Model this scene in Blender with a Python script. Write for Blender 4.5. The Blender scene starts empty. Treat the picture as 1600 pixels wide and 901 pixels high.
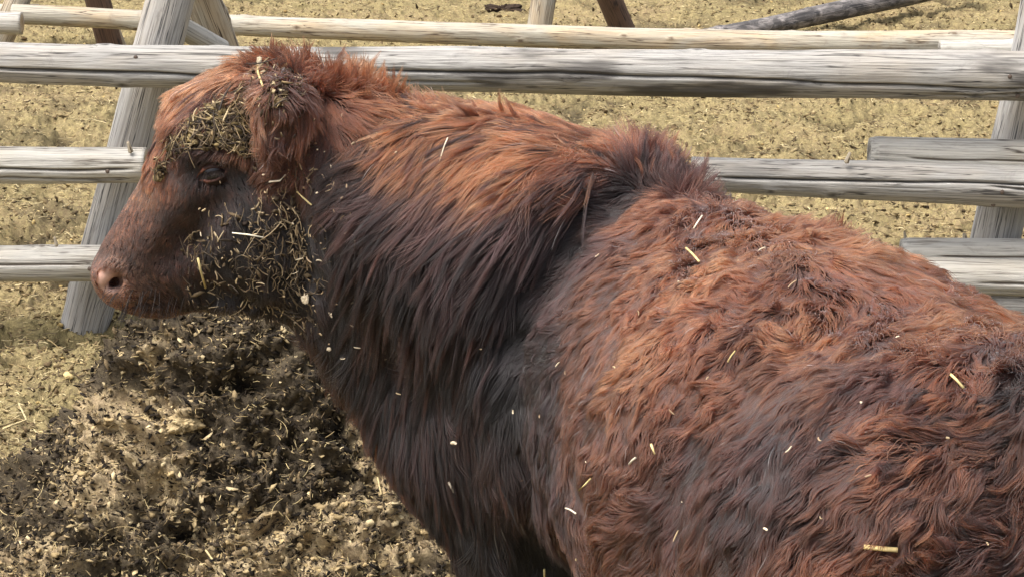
import bpy, bmesh, math, random
import numpy as np
from mathutils import Vector, Matrix
from mathutils.bvhtree import BVHTree
from mathutils.kdtree import KDTree

random.seed(4)
rng = np.random.default_rng(7)
scene = bpy.context.scene
col = scene.collection
R = math.radians

# ------------------------------------------------------------------ camera
CAMH, PITCH, F = 2.0, R(15.9), 3500.0
cam_d = bpy.data.cameras.new('camera')
cam_d.sensor_width = 36.0
cam_d.lens = 36.0 * F / 1600.0
cam_d.clip_start = 0.05
cam_d.clip_end = 3000
cam = bpy.data.objects.new('camera', cam_d)
cam.location = (0, 0, CAMH)
cam.rotation_euler = (R(90) - PITCH, 0, 0)
col.objects.link(cam)
scene.camera = cam

# ------------------------------------------------------------------ light
SUN_EL, SUN_AZ = 66.0, -118.0          # azimuth measured from +Y (beyond the animal) towards -X when negative
world = bpy.data.worlds.new('World')
scene.world = world
world.use_nodes = True
nt = world.node_tree
bg = nt.nodes['Background']
sky = nt.nodes.new('ShaderNodeTexSky')
sky.sky_type = 'NISHITA'
sky.sun_disc = False
sky.sun_elevation = R(SUN_EL)
sky.sun_rotation = R(SUN_AZ)
sky.air_density = 1.0
sky.dust_density = 8.0
sky.ozone_density = 1.0
hs = nt.nodes.new('ShaderNodeHueSaturation'); hs.inputs['Saturation'].default_value = .55   # thin high cloud
nt.links.new(sky.outputs[0], hs.inputs['Color'])
nt.links.new(hs.outputs[0], bg.inputs[0])
bg.inputs[1].default_value = 0.15
sun_d = bpy.data.lights.new('sun', 'SUN')
sun_d.energy = 0.95
sun_d.angle = R(28)
sun_d.color = (1.0, 0.96, 0.91)
sun = bpy.data.objects.new('sun', sun_d)
sd = Vector((math.sin(R(SUN_AZ)) * math.cos(R(SUN_EL)), math.cos(R(SUN_AZ)) * math.cos(R(SUN_EL)), math.sin(R(SUN_EL))))
sun.rotation_euler = sd.to_track_quat('Z', 'Y').to_euler()
sun.location = sd * 20
col.objects.link(sun)
scene.view_settings.view_transform = 'Standard'
scene.view_settings.look = 'None'
scene.view_settings.gamma = 1.0
scene.view_settings.exposure = 1.0
scene.view_settings.use_curve_mapping = False
scene.render.engine = 'CYCLES'
scene.cycles.max_bounces = 8
scene.cycles.diffuse_bounces = 3
scene.cycles.glossy_bounces = 3
scene.cycles.transmission_bounces = 6
scene.cycles.use_denoising = True
scene.cycles_curves.shape = 'RIBBONS'

# ------------------------------------------------------------------ helpers
CP, SP = math.cos(PITCH), math.sin(PITCH)

def ray(px, py):
    """world direction through a point of the 1600 x 901 photograph (y component 1)"""
    u, v = (px - 800) / F, (450.5 - py) / F
    d = np.array([u, CP + v * SP, -SP + v * CP])
    return d / d[1]

def P(px, py, Y):
    d = ray(px, py)
    return np.array([0, 0, CAMH]) + d * Y

def G(px, py, z=0.0):
    d = ray(px, py)
    return np.array([0, 0, CAMH]) + d * ((z - CAMH) / d[2])

def tag(o, label=None, cat=None, group=None, kind=None):
    if label: o['label'] = label
    if cat: o['category'] = cat
    if group: o['group'] = group
    if kind: o['kind'] = kind
    return o

def empty(name, loc=(0, 0, 0)):
    o = bpy.data.objects.new(name, None)
    o.location = loc
    o.empty_display_size = 0.1
    col.objects.link(o)
    return o

def mesh_obj(name, verts, faces, mat=None, parent=None, smooth=True):
    me = bpy.data.meshes.new(name)
    verts = np.asarray(verts, dtype=np.float32)
    if isinstance(faces, np.ndarray):
        n, k = faces.shape
        me.vertices.add(len(verts))
        me.vertices.foreach_set('co', verts.ravel())
        me.loops.add(n * k)
        me.loops.foreach_set('vertex_index', faces.astype(np.int32).ravel())
        me.polygons.add(n)
        me.polygons.foreach_set('loop_start', np.arange(0, n * k, k, dtype=np.int32))
        me.update(calc_edges=True)
        me.validate()
    else:
        me.from_pydata([tuple(v) for v in verts], [], faces)
    if smooth:
        me.polygons.foreach_set('use_smooth', [True] * len(me.polygons))
    if mat: me.materials.append(mat)
    o = bpy.data.objects.new(name, me)
    col.objects.link(o)
    if parent: o.parent = parent
    return o

def hash3(ix, iy, iz, seed=0):
    h = (ix.astype(np.uint32) * np.uint32(374761393) + iy.astype(np.uint32) * np.uint32(668265263)
         + iz.astype(np.uint32) * np.uint32(2147483647) + np.uint32(seed * 1274126177 & 0xffffffff))
    h = (h ^ (h >> np.uint32(13))) * np.uint32(1274126177)
    h = (h ^ (h >> np.uint32(16))) * np.uint32(2246822519)
    return ((h ^ (h >> np.uint32(15))) & np.uint32(0xffffff)).astype(np.float32) / np.float32(0xffffff)

def vnoise(p, seed=0):
    """value noise in -1..1 at points p (N,3)"""
    p = np.asarray(p, dtype=np.float32)
    i = np.floor(p).astype(np.int64)
    f = p - i
    f = f * f * f * (f * (f * 6 - 15) + 10)
    out = 0
    for dx in (0, 1):
        wx = f[:, 0] if dx else 1 - f[:, 0]
        for dy in (0, 1):
            wy = f[:, 1] if dy else 1 - f[:, 1]
            for dz in (0, 1):
                wz = f[:, 2] if dz else 1 - f[:, 2]
                out = out + wx * wy * wz * hash3(i[:, 0] + dx, i[:, 1] + dy, i[:, 2] + dz, seed)
    return out * 2 - 1

def fbm(p, freq, octv=4, seed=0, gain=0.5, ridge=False):
    a, s, tot = 1.0, 0, 0
    p = np.asarray(p, dtype=np.float32)
    for k in range(octv):
        n = vnoise(p * freq * (2.03 ** k) + 17.3 * k, seed + k)
        if ridge: n = 1 - 2 * np.abs(n)
        s = s + a * n
        tot += a
        a *= gain
    return s / tot

def smooth01(x, a, b):
    t = np.clip((x - a) / (b - a), 0, 1)
    return t * t * (3 - 2 * t)

def srgb(r, g, b, k=1.0):
    f = lambda c: (c / 255 / 12.92 if c / 255 <= 0.04045 else ((c / 255 + 0.055) / 1.055) ** 2.4) * k
    return (f(r), f(g), f(b))

# ------------------------------------------------------------------ materials
def new_mat(name):
    m = bpy.data.materials.new(name)
    m.use_nodes = True
    n = m.node_tree.nodes
    return m, n, m.node_tree.links, n['Principled BSDF']

def ramp(n, stops):
    r = n.new('ShaderNodeValToRGB')
    e = r.color_ramp.elements
    while len(e) > 1: e.remove(e[-1])
    for k, (pos, c) in enumerate(stops):
        if k == 0:
            e[0].position = pos
            el = e[0]
        else:
            el = e.new(pos)
        el.color = (*c, 1)
    return r

def mixc(n, l, fac, a, b, mode='MIX'):
    m = n.new('ShaderNodeMix')
    m.data_type = 'RGBA'
    m.blend_type = mode
    for s, v in (('Factor', fac), ('A', a), ('B', b)):
        i = [q for q in m.inputs if q.name == s and (q.type == 'RGBA' or s == 'Factor' and q.type == 'VALUE')][0]
        if hasattr(v, 'is_linked') or isinstance(v, bpy.types.NodeSocket): l.new(v, i)
        elif isinstance(v, (int, float)): i.default_value = v
        else: i.default_value = (*v, 1)
    return [q for q in m.outputs if q.type == 'RGBA'][0]

def wood_mat(name, base, warm, dark, wet=0.0, seed=0.0):
    """weathered round timber, the grain running along the local X axis"""
    m, n, l, bs = new_mat(name)
    tc = n.new('ShaderNodeTexCoord')
    def tex(sx, sy, detail=6, rough=.6, dist=0.0, typ='ShaderNodeTexNoise', off=0.0):
        mp = n.new('ShaderNodeMapping')
        mp.inputs['Scale'].default_value = (sx, sy, sy)
        mp.inputs['Location'].default_value = (seed + off, seed * 1.7, off)
        l.new(tc.outputs['Object'], mp.inputs['Vector'])
        t = n.new(typ)
        if typ == 'ShaderNodeTexNoise':
            t.inputs['Scale'].default_value = 1
            t.inputs['Detail'].default_value = detail
            t.inputs['Roughness'].default_value = rough
            t.inputs['Distortion'].default_value = dist
        l.new(mp.outputs[0], t.inputs['Vector'])
        return t
    fine = tex(5, 190, 5, .65, .3)
    mid = tex(2.2, 45, 5, .6, .6, off=3.1)
    big = tex(2.0, 7, 4, .55, 1.0, off=7.7)
    blot = tex(9, 16, 5, .7, 1.2, off=11.3)
    r1 = ramp(n, [(.32, tuple(c * .30 for c in base)), (.44, tuple(c * .78 for c in base)), (.58, base), (.8, tuple(min(c * 1.22, .85) for c in base))])
    l.new(fine.outputs[0], r1.inputs[0])
    c = r1.outputs[0]
    rw = ramp(n, [(.44, (0, 0, 0)), (.66, (1, 1, 1))]); l.new(big.outputs[0], rw.inputs[0])
    mw = n.new('ShaderNodeMath'); mw.operation = 'MULTIPLY'; mw.inputs[1].default_value = .55; l.new(rw.outputs[0], mw.inputs[0])
    c = mixc(n, l, mw.outputs[0], c, warm, 'MULTIPLY' if wet > .5 else 'MIX')
    rc = ramp(n, [(.30, (1, 1, 1)), (.385, (0, 0, 0))]); l.new(mid.outputs[0], rc.inputs[0])
    mc = n.new('ShaderNodeMath'); mc.operation = 'MULTIPLY'; mc.inputs[1].default_value = .5; l.new(rc.outputs[0], mc.inputs[0])
    c = mixc(n, l, mc.outputs[0], c, dark)
    rb = ramp(n, [(.56 - .22 * wet, (0, 0, 0)), (.72 - .2 * wet, (1, 1, 1))]); l.new(blot.outputs[0], rb.inputs[0])
    mb = n.new('ShaderNodeMath'); mb.operation = 'MULTIPLY'; mb.inputs[1].default_value = .35 + .5 * wet; l.new(rb.outputs[0], mb.inputs[0])
    c = mixc(n, l, mb.outputs[0], c, dark)
    chk = tex(1.1, 48, 4, .55, .35, off=21.3)
    ab = n.new('ShaderNodeMath'); ab.operation = 'SUBTRACT'; ab.inputs[1].default_value = .5; l.new(chk.outputs[0], ab.inputs[0])
    ab2 = n.new('ShaderNodeMath'); ab2.operation = 'ABSOLUTE'; l.new(ab.outputs[0], ab2.inputs[0])
    rk = ramp(n, [(.0, (1, 1, 1)), (.008, (.9, .9, .9)), (.020, (0, 0, 0))]); l.new(ab2.outputs[0], rk.inputs[0])
    rm = ramp(n, [(.42, (0, 0, 0)), (.50, (1, 1, 1))]); l.new(big.outputs[0], rm.inputs[0])
    mk = n.new('ShaderNodeMath'); mk.operation = 'MULTIPLY'; l.new(rk.outputs[0], mk.inputs[0]); l.new(rm.outputs[0], mk.inputs[1])
    c = mixc(n, l, mk.outputs[0], c, tuple(q * .6 for q in dark))
    at = n.new('ShaderNodeAttribute'); at.attribute_name = 'stain'
    c = mixc(n, l, at.outputs['Fac'], c, dark)
    aw = n.new('ShaderNodeAttribute'); aw.attribute_name = 'fresh'
    c = mixc(n, l, aw.outputs['Fac'], c, (.62, .42, .20))
    l.new(c, bs.inputs['Base Color'])
    bs.inputs['Roughness'].default_value = .82 - .3 * wet
    bu = n.new('ShaderNodeBump'); bu.inputs['Strength'].default_value = .8; bu.inputs['Distance'].default_value = .004
    ad = n.new('ShaderNodeMath'); ad.operation = 'MULTIPLY_ADD'; l.new(mid.outputs[0], ad.inputs[0]); ad.inputs[1].default_value = 1.3; l.new(fine.outputs[0], ad.inputs[2])
    l.new(ad.outputs[0], bu.inputs['Height']); l.new(bu.outputs[0], bs.inputs['Normal'])
    return m

WOOD_G = wood_mat('weathered_grey_wood', (.38, .37, .345), (.37, .33, .27), (.07, .065, .06), seed=0)
WOOD_G2 = wood_mat('pale_weathered_wood', (.49, .475, .43), (.46, .40, .30), (.11, .09, .07), seed=5.3)
WOOD_P = wood_mat('grey_post_wood', (.43, .425, .41), (.42, .37, .30), (.10, .10, .10), seed=9.1)
WOOD_T = wood_mat('tan_peeled_wood', (.45, .42, .345), (.50, .36, .20), (.12, .08, .05), seed=13.7)
WOOD_B = wood_mat('brown_bark_wood', (.13, .075, .045), (.10, .05, .03), (.03, .02, .015), seed=17.9)
WOOD_D = wood_mat('dark_wet_bark', (.34, .31, .29), (.14, .12, .10), (.014, .013, .014), wet=.8, seed=23.0)

def soil_mat(name, a, b, c, dark, scale=1.0, bump=.01):
    m, n, l, bs = new_mat(name)
    tc = n.new('ShaderNodeTexCoord')
    def tex(s, d=6, r=.6, dist=0.0):
        t = n.new('ShaderNodeTexNoise')
        t.inputs['Scale'].default_value = s * scale
        t.inputs['Detail'].default_value = d
        t.inputs['Roughness'].default_value = r
        t.inputs['Distortion'].default_value = dist
        l.new(tc.outputs['Object'], t.inputs['Vector'])
        return t
    t1, t2, t3 = tex(1.1, 3), tex(26, 7, .7, 1.5), tex(90, 4, .7, .8)
    r1 = ramp(n, [(.35, a), (.62, b)]); l.new(t1.outputs[0], r1.inputs[0])
    r2 = ramp(n, [(.40, (0, 0, 0)), (.64, (1, 1, 1))]); l.new(t2.outputs[0], r2.inputs[0])
    k = mixc(n, l, r2.outputs[0], r1.outputs[0], c)
    at = n.new('ShaderNodeAttribute'); at.attribute_name = 'damp_shade'
    k = mixc(n, l, at.outputs['Fac'], k, dark)
    r3 = ramp(n, [(.3, (.62, .62, .62)), (.7, (1.3, 1.3, 1.3))]); l.new(t3.outputs[0], r3.inputs[0])
    k = mixc(n, l, 1.0, k, r3.outputs[0], 'MULTIPLY')
    l.new(k, bs.inputs['Base Color'])
    bs.inputs['Roughness'].default_value = .95
    bs.inputs['Specular IOR Level'].default_value = .2
    bu = n.new('ShaderNodeBump'); bu.inputs['Strength'].default_value = .9; bu.inputs['Distance'].default_value = bump
    ad = n.new('ShaderNodeMath'); ad.operation = 'MULTIPLY_ADD'; l.new(t3.outputs[0], ad.inputs[0]); ad.inputs[1].default_value = .5; l.new(t2.outputs[0], ad.inputs[2])
    l.new(ad.outputs[0], bu.inputs['Height']); l.new(bu.outputs[0], bs.inputs['Normal'])
    return m

def flat_mat(name, c, rough=.8, attr=None, spec=.3):
    m, n, l, bs = new_mat(name)
    t = n.new('ShaderNodeTexNoise'); t.inputs['Scale'].default_value = 60; t.inputs['Detail'].default_value = 4
    tc = n.new('ShaderNodeTexCoord'); l.new(tc.outputs['Object'], t.inputs['Vector'])
    r = ramp(n, [(.3, (.6, .6, .6)), (.7, (1.25, 1.25, 1.25))]); l.new(t.outputs[0], r.inputs[0])
    if attr:
        a = n.new('ShaderNodeAttribute'); a.attribute_name = attr
        src = a.outputs['Color']
    else:
        src = c
    k = mixc(n, l, 1.0, src, r.outputs[0], 'MULTIPLY')
    l.new(k, bs.inputs['Base Color'])
    bs.inputs['Roughness'].default_value = rough
    bs.inputs['Specular IOR Level'].default_value = spec
    return m

def set_attr(me, name, vals, typ='FLOAT', dom='POINT'):
    a = me.attributes.new(name, typ, dom)
    if typ == 'FLOAT': a.data.foreach_set('value', np.asarray(vals, dtype=np.float32).ravel())
    elif typ == 'FLOAT_COLOR':
        v = np.ones((len(vals), 4), dtype=np.float32); v[:, :3] = vals
        a.data.foreach_set('color', v.ravel())
    elif typ == 'FLOAT_VECTOR': a.data.foreach_set('vector', np.asarray(vals, dtype=np.float32).ravel())

# ------------------------------------------------------------------ ground
PILE_C = (-0.62, 4.55)

def pile_height(x, y):
    """smooth shape of the manure heap above the yard"""
    a = np.exp(-(((x + 0.57) / .37) ** 2 + ((y - 4.86) / .34) ** 2) ** 1.35) * .50
    b = np.exp(-(((x + 0.86) / .36) ** 2 + ((y - 4.55) / .36) ** 2) ** 1.2) * .30
    c = np.exp(-(((x + 0.30) / .36) ** 2 + ((y - 4.50) / .40) ** 2) ** 1.2) * .24
    return a + b * .8 + c

def grid_faces(nu, nv):
    i = np.arange(nu * nv).reshape(nv, nu)
    return np.stack([i[:-1, :-1], i[:-1, 1:], i[1:, 1:], i[1:, :-1]], -1).reshape(-1, 4)

def ground_relief(x, y):
    p = np.stack([x, y, np.zeros_like(x)], -1)
    n1 = fbm(p, 1.3, 3, 11) * .05
    n2 = fbm(p * [1, .8, 1], 8, 3, 21) * .034
    w = np.stack([fbm(p, 9, 2, 51), fbm(p, 9, 2, 61), p[:, 0] * 0], -1) * .05
    n3 = fbm(p + w, 19, 4, 31, .62, True) * .036
    n4 = fbm(p + w, 75, 2, 41, .6) * .008
    hoof = np.clip(fbm(p, 4.2, 2, 71) - .30, 0, 1) * -.20
    return n1 + n2 + n3 + n4 + hoof

ys = [2.0]
while ys[-1] < 17: ys.append(ys[-1] + max(.011, .0019 * ys[-1]))
ys = np.array(ys)
NU = 620
us = np.linspace(-.33, .33, NU)
YY, UU = np.meshgrid(ys, us, indexing='ij')
XX = UU * (YY + .6)
x, y = XX.ravel(), YY.ravel()
edge = smooth01(.33 - np.abs(UU.ravel()), 0, .02) * smooth01(ys[-1] - y, 0, .6) * smooth01(y, 2.0, 2.1)
z = ground_relief(x, y) * edge
gv = np.stack([x, y, z], -1)
gm = soil_mat('trampled_dry_soil', srgb(124, 113, 80), srgb(136, 119, 90), srgb(152, 139, 98), srgb(44, 38, 32), bump=.010)
ground = mesh_obj('ground', gv, grid_faces(NU, len(ys)), gm)
damp_shade = smooth01(-fbm(gv, 3.0, 4, 91), .15, .55) * .5 + smooth01(-z, .010, .045) * .75  # patchy damp, plus shade painted into the low spots of the relief
set_attr(ground.data, 'damp_shade', np.clip(damp_shade, 0, .75))
tag(ground, kind='structure')
# the same yard carried on to the horizon round the near, finely modelled sheet
a0, a1 = .33 * 2.6, .33 * (ys[-1] + .6)
fm = mesh_obj('yard_ground', [(-a0, 2, 0), (a0, 2, 0), (a1, ys[-1], 0), (-a1, ys[-1], 0), (-900, -300, 0), (900, -300, 0), (900, 1500, 0), (-900, 1500, 0)],
              [(4, 5, 1, 0), (5, 6, 2, 1), (6, 7, 3, 2), (7, 4, 0, 3)], gm)
set_attr(fm.data, 'damp_shade', [.1] * 8)
tag(fm, kind='structure')

# loose fibres, used for ground litter, the heap and the animal's coat
def curves_obj(name, pts, radii, mat, parent=None, curve_attrs=None):
    """pts (N,K,3), radii (N,K)"""
    n, k = pts.shape[:2]
    hc = bpy.data.hair_curves.new(name)
    hc.add_curves([k] * n)
    hc.attributes['position'].data.foreach_set('vector', pts.astype(np.float32).ravel())
    ra = hc.attributes.get('radius') or hc.attributes.new('radius', 'FLOAT', 'POINT')
    ra.data.foreach_set('value', radii.astype(np.float32).ravel())
    for an, vals in (curve_attrs or {}).items():
        set_attr(hc, an, vals, 'FLOAT_COLOR' if vals.ndim == 2 else 'FLOAT', 'CURVE')
    hc.materials.append(mat)
    o = bpy.data.objects.new(name, hc)
    col.objects.link(o)
    if parent: o.parent = parent
    return o

def fibre_mat():
    m, n, l, bs = new_mat('straw_fibre')
    a = n.new('ShaderNodeAttribute'); a.attribute_name = 'tint'
    l.new(a.outputs['Color'], bs.inputs['Base Color'])
    bs.inputs['Roughness'].default_value = .6
    bs.inputs['Specular IOR Level'].default_value = .3
    return m
FIBRE = fibre_mat()

def litter(name, base, normal, length, rad, tints, seed, curl=.6, K=5, sink=.3, bias=None):
    """short bent straws lying on a surface"""
    r = np.random.default_rng(seed)
    n = len(base)
    t = r.normal(size=(n, 3))
    if bias is not None: t += np.array(bias)
    t -= (t * normal).sum(1)[:, None] * normal * .86
    t /= np.linalg.norm(t, axis=1)[:, None]
    b = np.cross(normal, t); b /= np.linalg.norm(b, axis=1)[:, None] + 1e-6
    L = length * r.lognormal(0, .5, n)
    s = np.linspace(-.5, .5, K)
    c1 = r.normal(size=n) * curl
    c2 = r.normal(size=n) * curl * .7
    pts = np.empty((n, K, 3))
    for k in range(K):
        a = c1 * s[k] * 2
        pts[:, k] = base + t * (L * s[k] * np.cos(a * .5))[:, None] + b * (L * np.sin(a) * s[k] * .6)[:, None] \
            + normal * (L * (.16 * (1 - sink) + c2 * (s[k] ** 2 - .08) * .5))[:, None] + normal * .002
    rd = rad * r.lognormal(0, .3, n)[:, None] * np.array([.6] + [1] * (K - 2) + [.6])[None]
    tc = np.array(tints)[r.integers(0, len(tints), n)] * r.uniform(.6, 1.15, (n, 1))
    return curves_obj(name, pts, rd, FIBRE, None, {'tint': np.clip(tc, 0, .9)})

TAN = [srgb(186, 168, 122), srgb(162, 142, 100), srgb(140, 120, 84), srgb(108, 90, 62), srgb(206, 190, 146), srgb(84, 70, 52)]
n = 60000
yy = 4.6 + (13.2 - 4.6) * rng.random(n) ** 1.3
xx = (rng.random(n) - .5) * .52 * yy
zz = ground_relief(xx, yy)
litter('straw_litter', np.stack([xx, yy, zz + .002], -1), np.tile([[0, 0, 1.]], (n, 1)), .020, .0011, TAN, 5)
tag(bpy.data.objects['straw_litter'], 'short bits of dry straw and chaff trodden over the tan yard soil', 'straw litter', kind='stuff')

# clods: lumpy little stones of dung, all in one uncountable object
def lump_mesh(name, centres, sizes, cols, mat, seed, parent=None, flat=.7):
    r = np.random.default_rng(seed)
    bm = bmesh.new(); bmesh.ops.create_icosphere(bm, subdivisions=2 if len(centres) > 3 else 5, radius=1)
    bv = np.array([v.co[:] for v in bm.verts]); bf = np.array([[v.index for v in f.verts] for f in bm.faces]); bm.free()
    nv = len(bv)
    V = np.empty((len(centres) * nv, 3)); C = np.empty((len(centres) * nv, 3))
    Fa = (bf[None] + (np.arange(len(centres)) * nv)[:, None, None]).reshape(-1, 3)
    for i, (c, s) in enumerate(zip(centres, sizes)):
        q = bv * np.array([1, r.uniform(.6, 1), flat * r.uniform(.6, 1.1)])
        a = r.uniform(0, 6.28); ca, sa = math.cos(a), math.sin(a)
        q = q @ np.array([[ca, sa, 0], [-sa, ca, 0], [0, 0, 1]])
        V[i * nv:(i + 1) * nv] = q * s + c
        C[i * nv:(i + 1) * nv] = cols[i]
    nrm = V - np.repeat(np.asarray(centres), nv, 0)
    sz = np.repeat(np.asarray(sizes), nv)[:, None]
    V = V + nrm * (fbm(V / sz, 1.3, 3 if len(centres) > 3 else 6, seed, .5 if len(centres) > 3 else .68)[:, None] * 1.3)
    o = mesh_obj(name, V, Fa, mat, parent, smooth=True)
    set_attr(o.data, 'tint', C, 'FLOAT_COLOR')
    return o

LUMP = flat_mat('crumbly_dung', None, .95, 'tint', .15)
n = 1500
yy = 5.0 + 8 * rng.random(n) ** 1.25
xx = (rng.random(n) - .5) * .52 * yy
ss = .006 * rng.lognormal(0, .5, n)
zz = ground_relief(xx, yy) + ss * .25
cc = np.array([srgb(150, 128, 86), srgb(186, 162, 108), srgb(96, 80, 58), srgb(58, 48, 38), srgb(200, 178, 126)])[rng.integers(0, 5, n)]
tag(lump_mesh('soil_crumbs', np.stack([xx, yy, zz], -1), np.clip(ss, 0, .018), cc, LUMP, 3), 'crumbled clods of dry soil and dung strewn over the yard', 'soil crumbs', kind='stuff')

# ------------------------------------------------------------------ manure heap
def make_pile():
    x0, x1, y0, y1, st = -1.45, .62, 3.6, 5.75, .0042
    xs_, ys_ = np.arange(x0, x1, st), np.arange(y0, y1, st)
    Y_, X_ = np.meshgrid(ys_, xs_, indexing='ij')
    x, y = X_.ravel(), Y_.ravel()
    h = pile_height(x, y)
    m = smooth01(h, .012, .10)
    p = np.stack([x, y, h], -1)
    w = np.stack([fbm(p, 5, 3, 1), fbm(p, 5, 3, 2), fbm(p, 5, 3, 3)], -1) * .10
    big = fbm(p + w, 3.6, 3, 5) * .075
    mid = fbm(p + w, 9, 3, 6, .55, True) * .066
    w2 = w * .3 + np.stack([fbm(p, 30, 2, 7), fbm(p, 30, 2, 8), fbm(p, 30, 2, 9)], -1) * .016
    cell = fbm(p + w2, 30, 3, 10, .6, True) * .030
    fine = fbm(p + w2, 95, 2, 12, .6) * .010
    gx, gy = np.gradient(h.reshape(X_.shape), st)[::-1]
    nr = np.stack([-gx.ravel(), -gy.ravel(), np.ones_like(x)], -1)
    nr /= np.linalg.norm(nr, axis=1)[:, None]
    side = np.stack([fbm(p, 16, 3, 14), fbm(p, 16, 3, 15), fbm(p, 16, 3, 16) * .4], -1) * .022
    v = p + nr * ((big + mid + cell + fine) * m)[:, None] + side * m[:, None]
    v[:, 2] += -.03 + .03 * m + ground_relief(x, y) * (1 - m)
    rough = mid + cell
    damp_shade = smooth01(-rough, -.010, .030) * .7 + smooth01(fbm(p, 3.8, 4, 18) + .22 * fbm(p + w2, 22, 3, 19) + .10 * smooth01(h, .22, .34), -.09, .10) * .84  # shade painted into the heap's crevices, then patches of dark damp manure
    mat = soil_mat('manure_and_straw', srgb(126, 110, 88), srgb(144, 127, 100), srgb(184, 166, 130), srgb(36, 32, 28), 1.2, .006)
    o = mesh_obj('manure_heap', v, grid_faces(len(xs_), len(ys_)), mat)
    keep = m.reshape(X_.shape) > .02
    bm = bmesh.new(); bm.from_mesh(o.data); bm.verts.ensure_lookup_table()
    kf = keep.ravel()
    bmesh.ops.delete(bm, geom=[bm.verts[i] for i in np.nonzero(~kf)[0]], context='VERTS')
    bm.to_mesh(o.data); bm.free()
    set_attr(o.data, 'damp_shade', np.clip(damp_shade, 0, .95)[kf])
    tag(o, 'big heap of dark manure mixed with tan straw in front of the cow', 'manure heap')
    return o, v[kf], np.clip(damp_shade, 0, .9)[kf], m[kf]
pile, pv, pd, pm = make_pile()
idx = rng.choice(len(pv), 26000)
litter('heap_straw', pv[idx] + rng.normal(size=(len(idx), 3)) * .004, np.tile([[0, -.35, .93]], (len(idx), 1)), .015, .0006, TAN[:4] + [srgb(96, 82, 58), srgb(70, 58, 42), srgb(52, 44, 34), srgb(44, 38, 30)], 8, .3, 5)
ch = rng.choice(len(pv), 46000)
tag(bpy.data.objects['heap_straw'], 'bent straw fibres and stalks sticking out of the dark manure heap', 'straw', kind='stuff')
idx = rng.choice(len(pv), 3500)
cs = .0045 * rng.lognormal(0, .5, len(idx))
dk = pd[idx][:, None]
cc = np.array(srgb(164, 144, 106))[None] * (1 - dk) + np.array(srgb(40, 34, 28))[None] * dk
tag(lump_mesh('heap_crumbs', pv[idx] + [0, 0, .002], np.clip(cs, 0, .010), cc * rng.uniform(.7, 1.2, (len(idx), 1)), LUMP, 9), 'crumbs of dung and earth over the manure heap', 'dung crumbs', kind='stuff')
pile_bvh = BVHTree.FromPolygons([tuple(q) for q in np.array([v.co[:] for v in pile.data.vertices])], [tuple(f.vertices) for f in pile.data.polygons])
def on_pile(px, py):
    h = pile_bvh.ray_cast(Vector((0, 0, CAMH)), Vector(ray(px, py)).normalized())[0]
    return np.array(h) if h else G(px, py, .2)
o = lump_mesh('dung_lump', [(0, 0, 0)], [.085], np.array([srgb(56, 46, 38)]), LUMP, 44, flat=.7)
o.location = G(782, 22) + np.array([0, 0, .02]); o.scale = (1.2, 1, .8)
tag(o, 'dark brown dung lump on the ground between the two thin poles of the far fence', 'dung lump')
# pale slabs lying on the heap
for k, (px, py, s, lab) in enumerate([(288, 655, .034, 'large pale flaky lump of dried dung near the heap top'), (222, 650, .024, 'smaller tan lump of dung just left of the large pale one')]):
    c = on_pile(px, py)
    o = lump_mesh('dung_lump', [(0, 0, 0)], [s], np.array([srgb(168, 150, 114)]) , LUMP, 30 + k, flat=.6)
    o.location = c - np.array([0, 0, s * .25])
    tag(o, lab, 'dung lump', 'pale lumps on the manure heap')
def chips(name, base, normal, size, tints, seed, mat, asp=2.2):
    """thin torn flakes of chaff and dung, tilted every way"""
    r = np.random.default_rng(seed)
    n = len(base)
    nn = normal + r.normal(size=(n, 3)) * .55; nn /= np.linalg.norm(nn, axis=1)[:, None]
    t = r.normal(size=(n, 3)); t -= (t * nn).sum(1)[:, None] * nn; t /= np.linalg.norm(t, axis=1)[:, None]
    b = np.cross(nn, t)
    S = np.minimum(size * r.lognormal(0, .5, n), size * 2.6)
    NP = 6
    V = np.empty((n, 2 * NP, 3))
    for k in range(NP):
        an = 2 * np.pi * (k + r.uniform(-.3, .3, n)) / NP; q = r.uniform(.6, 1.15, n)
        x_, y_ = np.cos(an) * q * S * asp ** .5, np.sin(an) * q * S / asp ** .5
        w_ = r.uniform(-.25, .25, n) * S
        V[:, k] = base + t * x_[:, None] + b * y_[:, None] + nn * w_[:, None]
        V[:, NP + k] = V[:, k] - nn * (S * .22)[:, None]
    f = [[0, 1, 2, 3], [0, 3, 4, 5], [9, 8, 7, 6], [11, 10, 9, 6]] + [[k, NP + k, NP + (k + 1) % NP, (k + 1) % NP] for k in range(NP)]
    Fa = (np.array(f)[None] + (np.arange(n) * 2 * NP)[:, None, None]).reshape(-1, 4)
    o = mesh_obj(name, V.reshape(-1, 3), Fa, mat, smooth=False)
    tc = np.array(tints)[r.integers(0, len(tints), n)] * r.uniform(.6, 1.15, (n, 1))
    set_attr(o.data, 'tint', np.repeat(tc, 2 * NP, 0), 'FLOAT_COLOR')
    return o
hd = np.array([[0, -.35, .93]])
o = chips('heap_chaff', pv[ch], np.tile(hd, (len(ch), 1)), .0044, [srgb(146, 128, 96), srgb(184, 164, 124), srgb(52, 45, 38), srgb(112, 97, 74), srgb(92, 80, 62), srgb(204, 186, 146), srgb(38, 34, 30), srgb(132, 114, 86), srgb(46, 40, 34), srgb(66, 57, 46), srgb(34, 30, 26), srgb(44, 38, 32), srgb(54, 47, 38)], 91, LUMP)
tag(o, 'torn flakes of dung and chaff covering the manure heap', 'chaff', kind='stuff')
n = 42000
yy = 4.6 + (13.2 - 4.6) * rng.random(n) ** 1.4
xx = (rng.random(n) - .5) * .52 * yy
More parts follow.
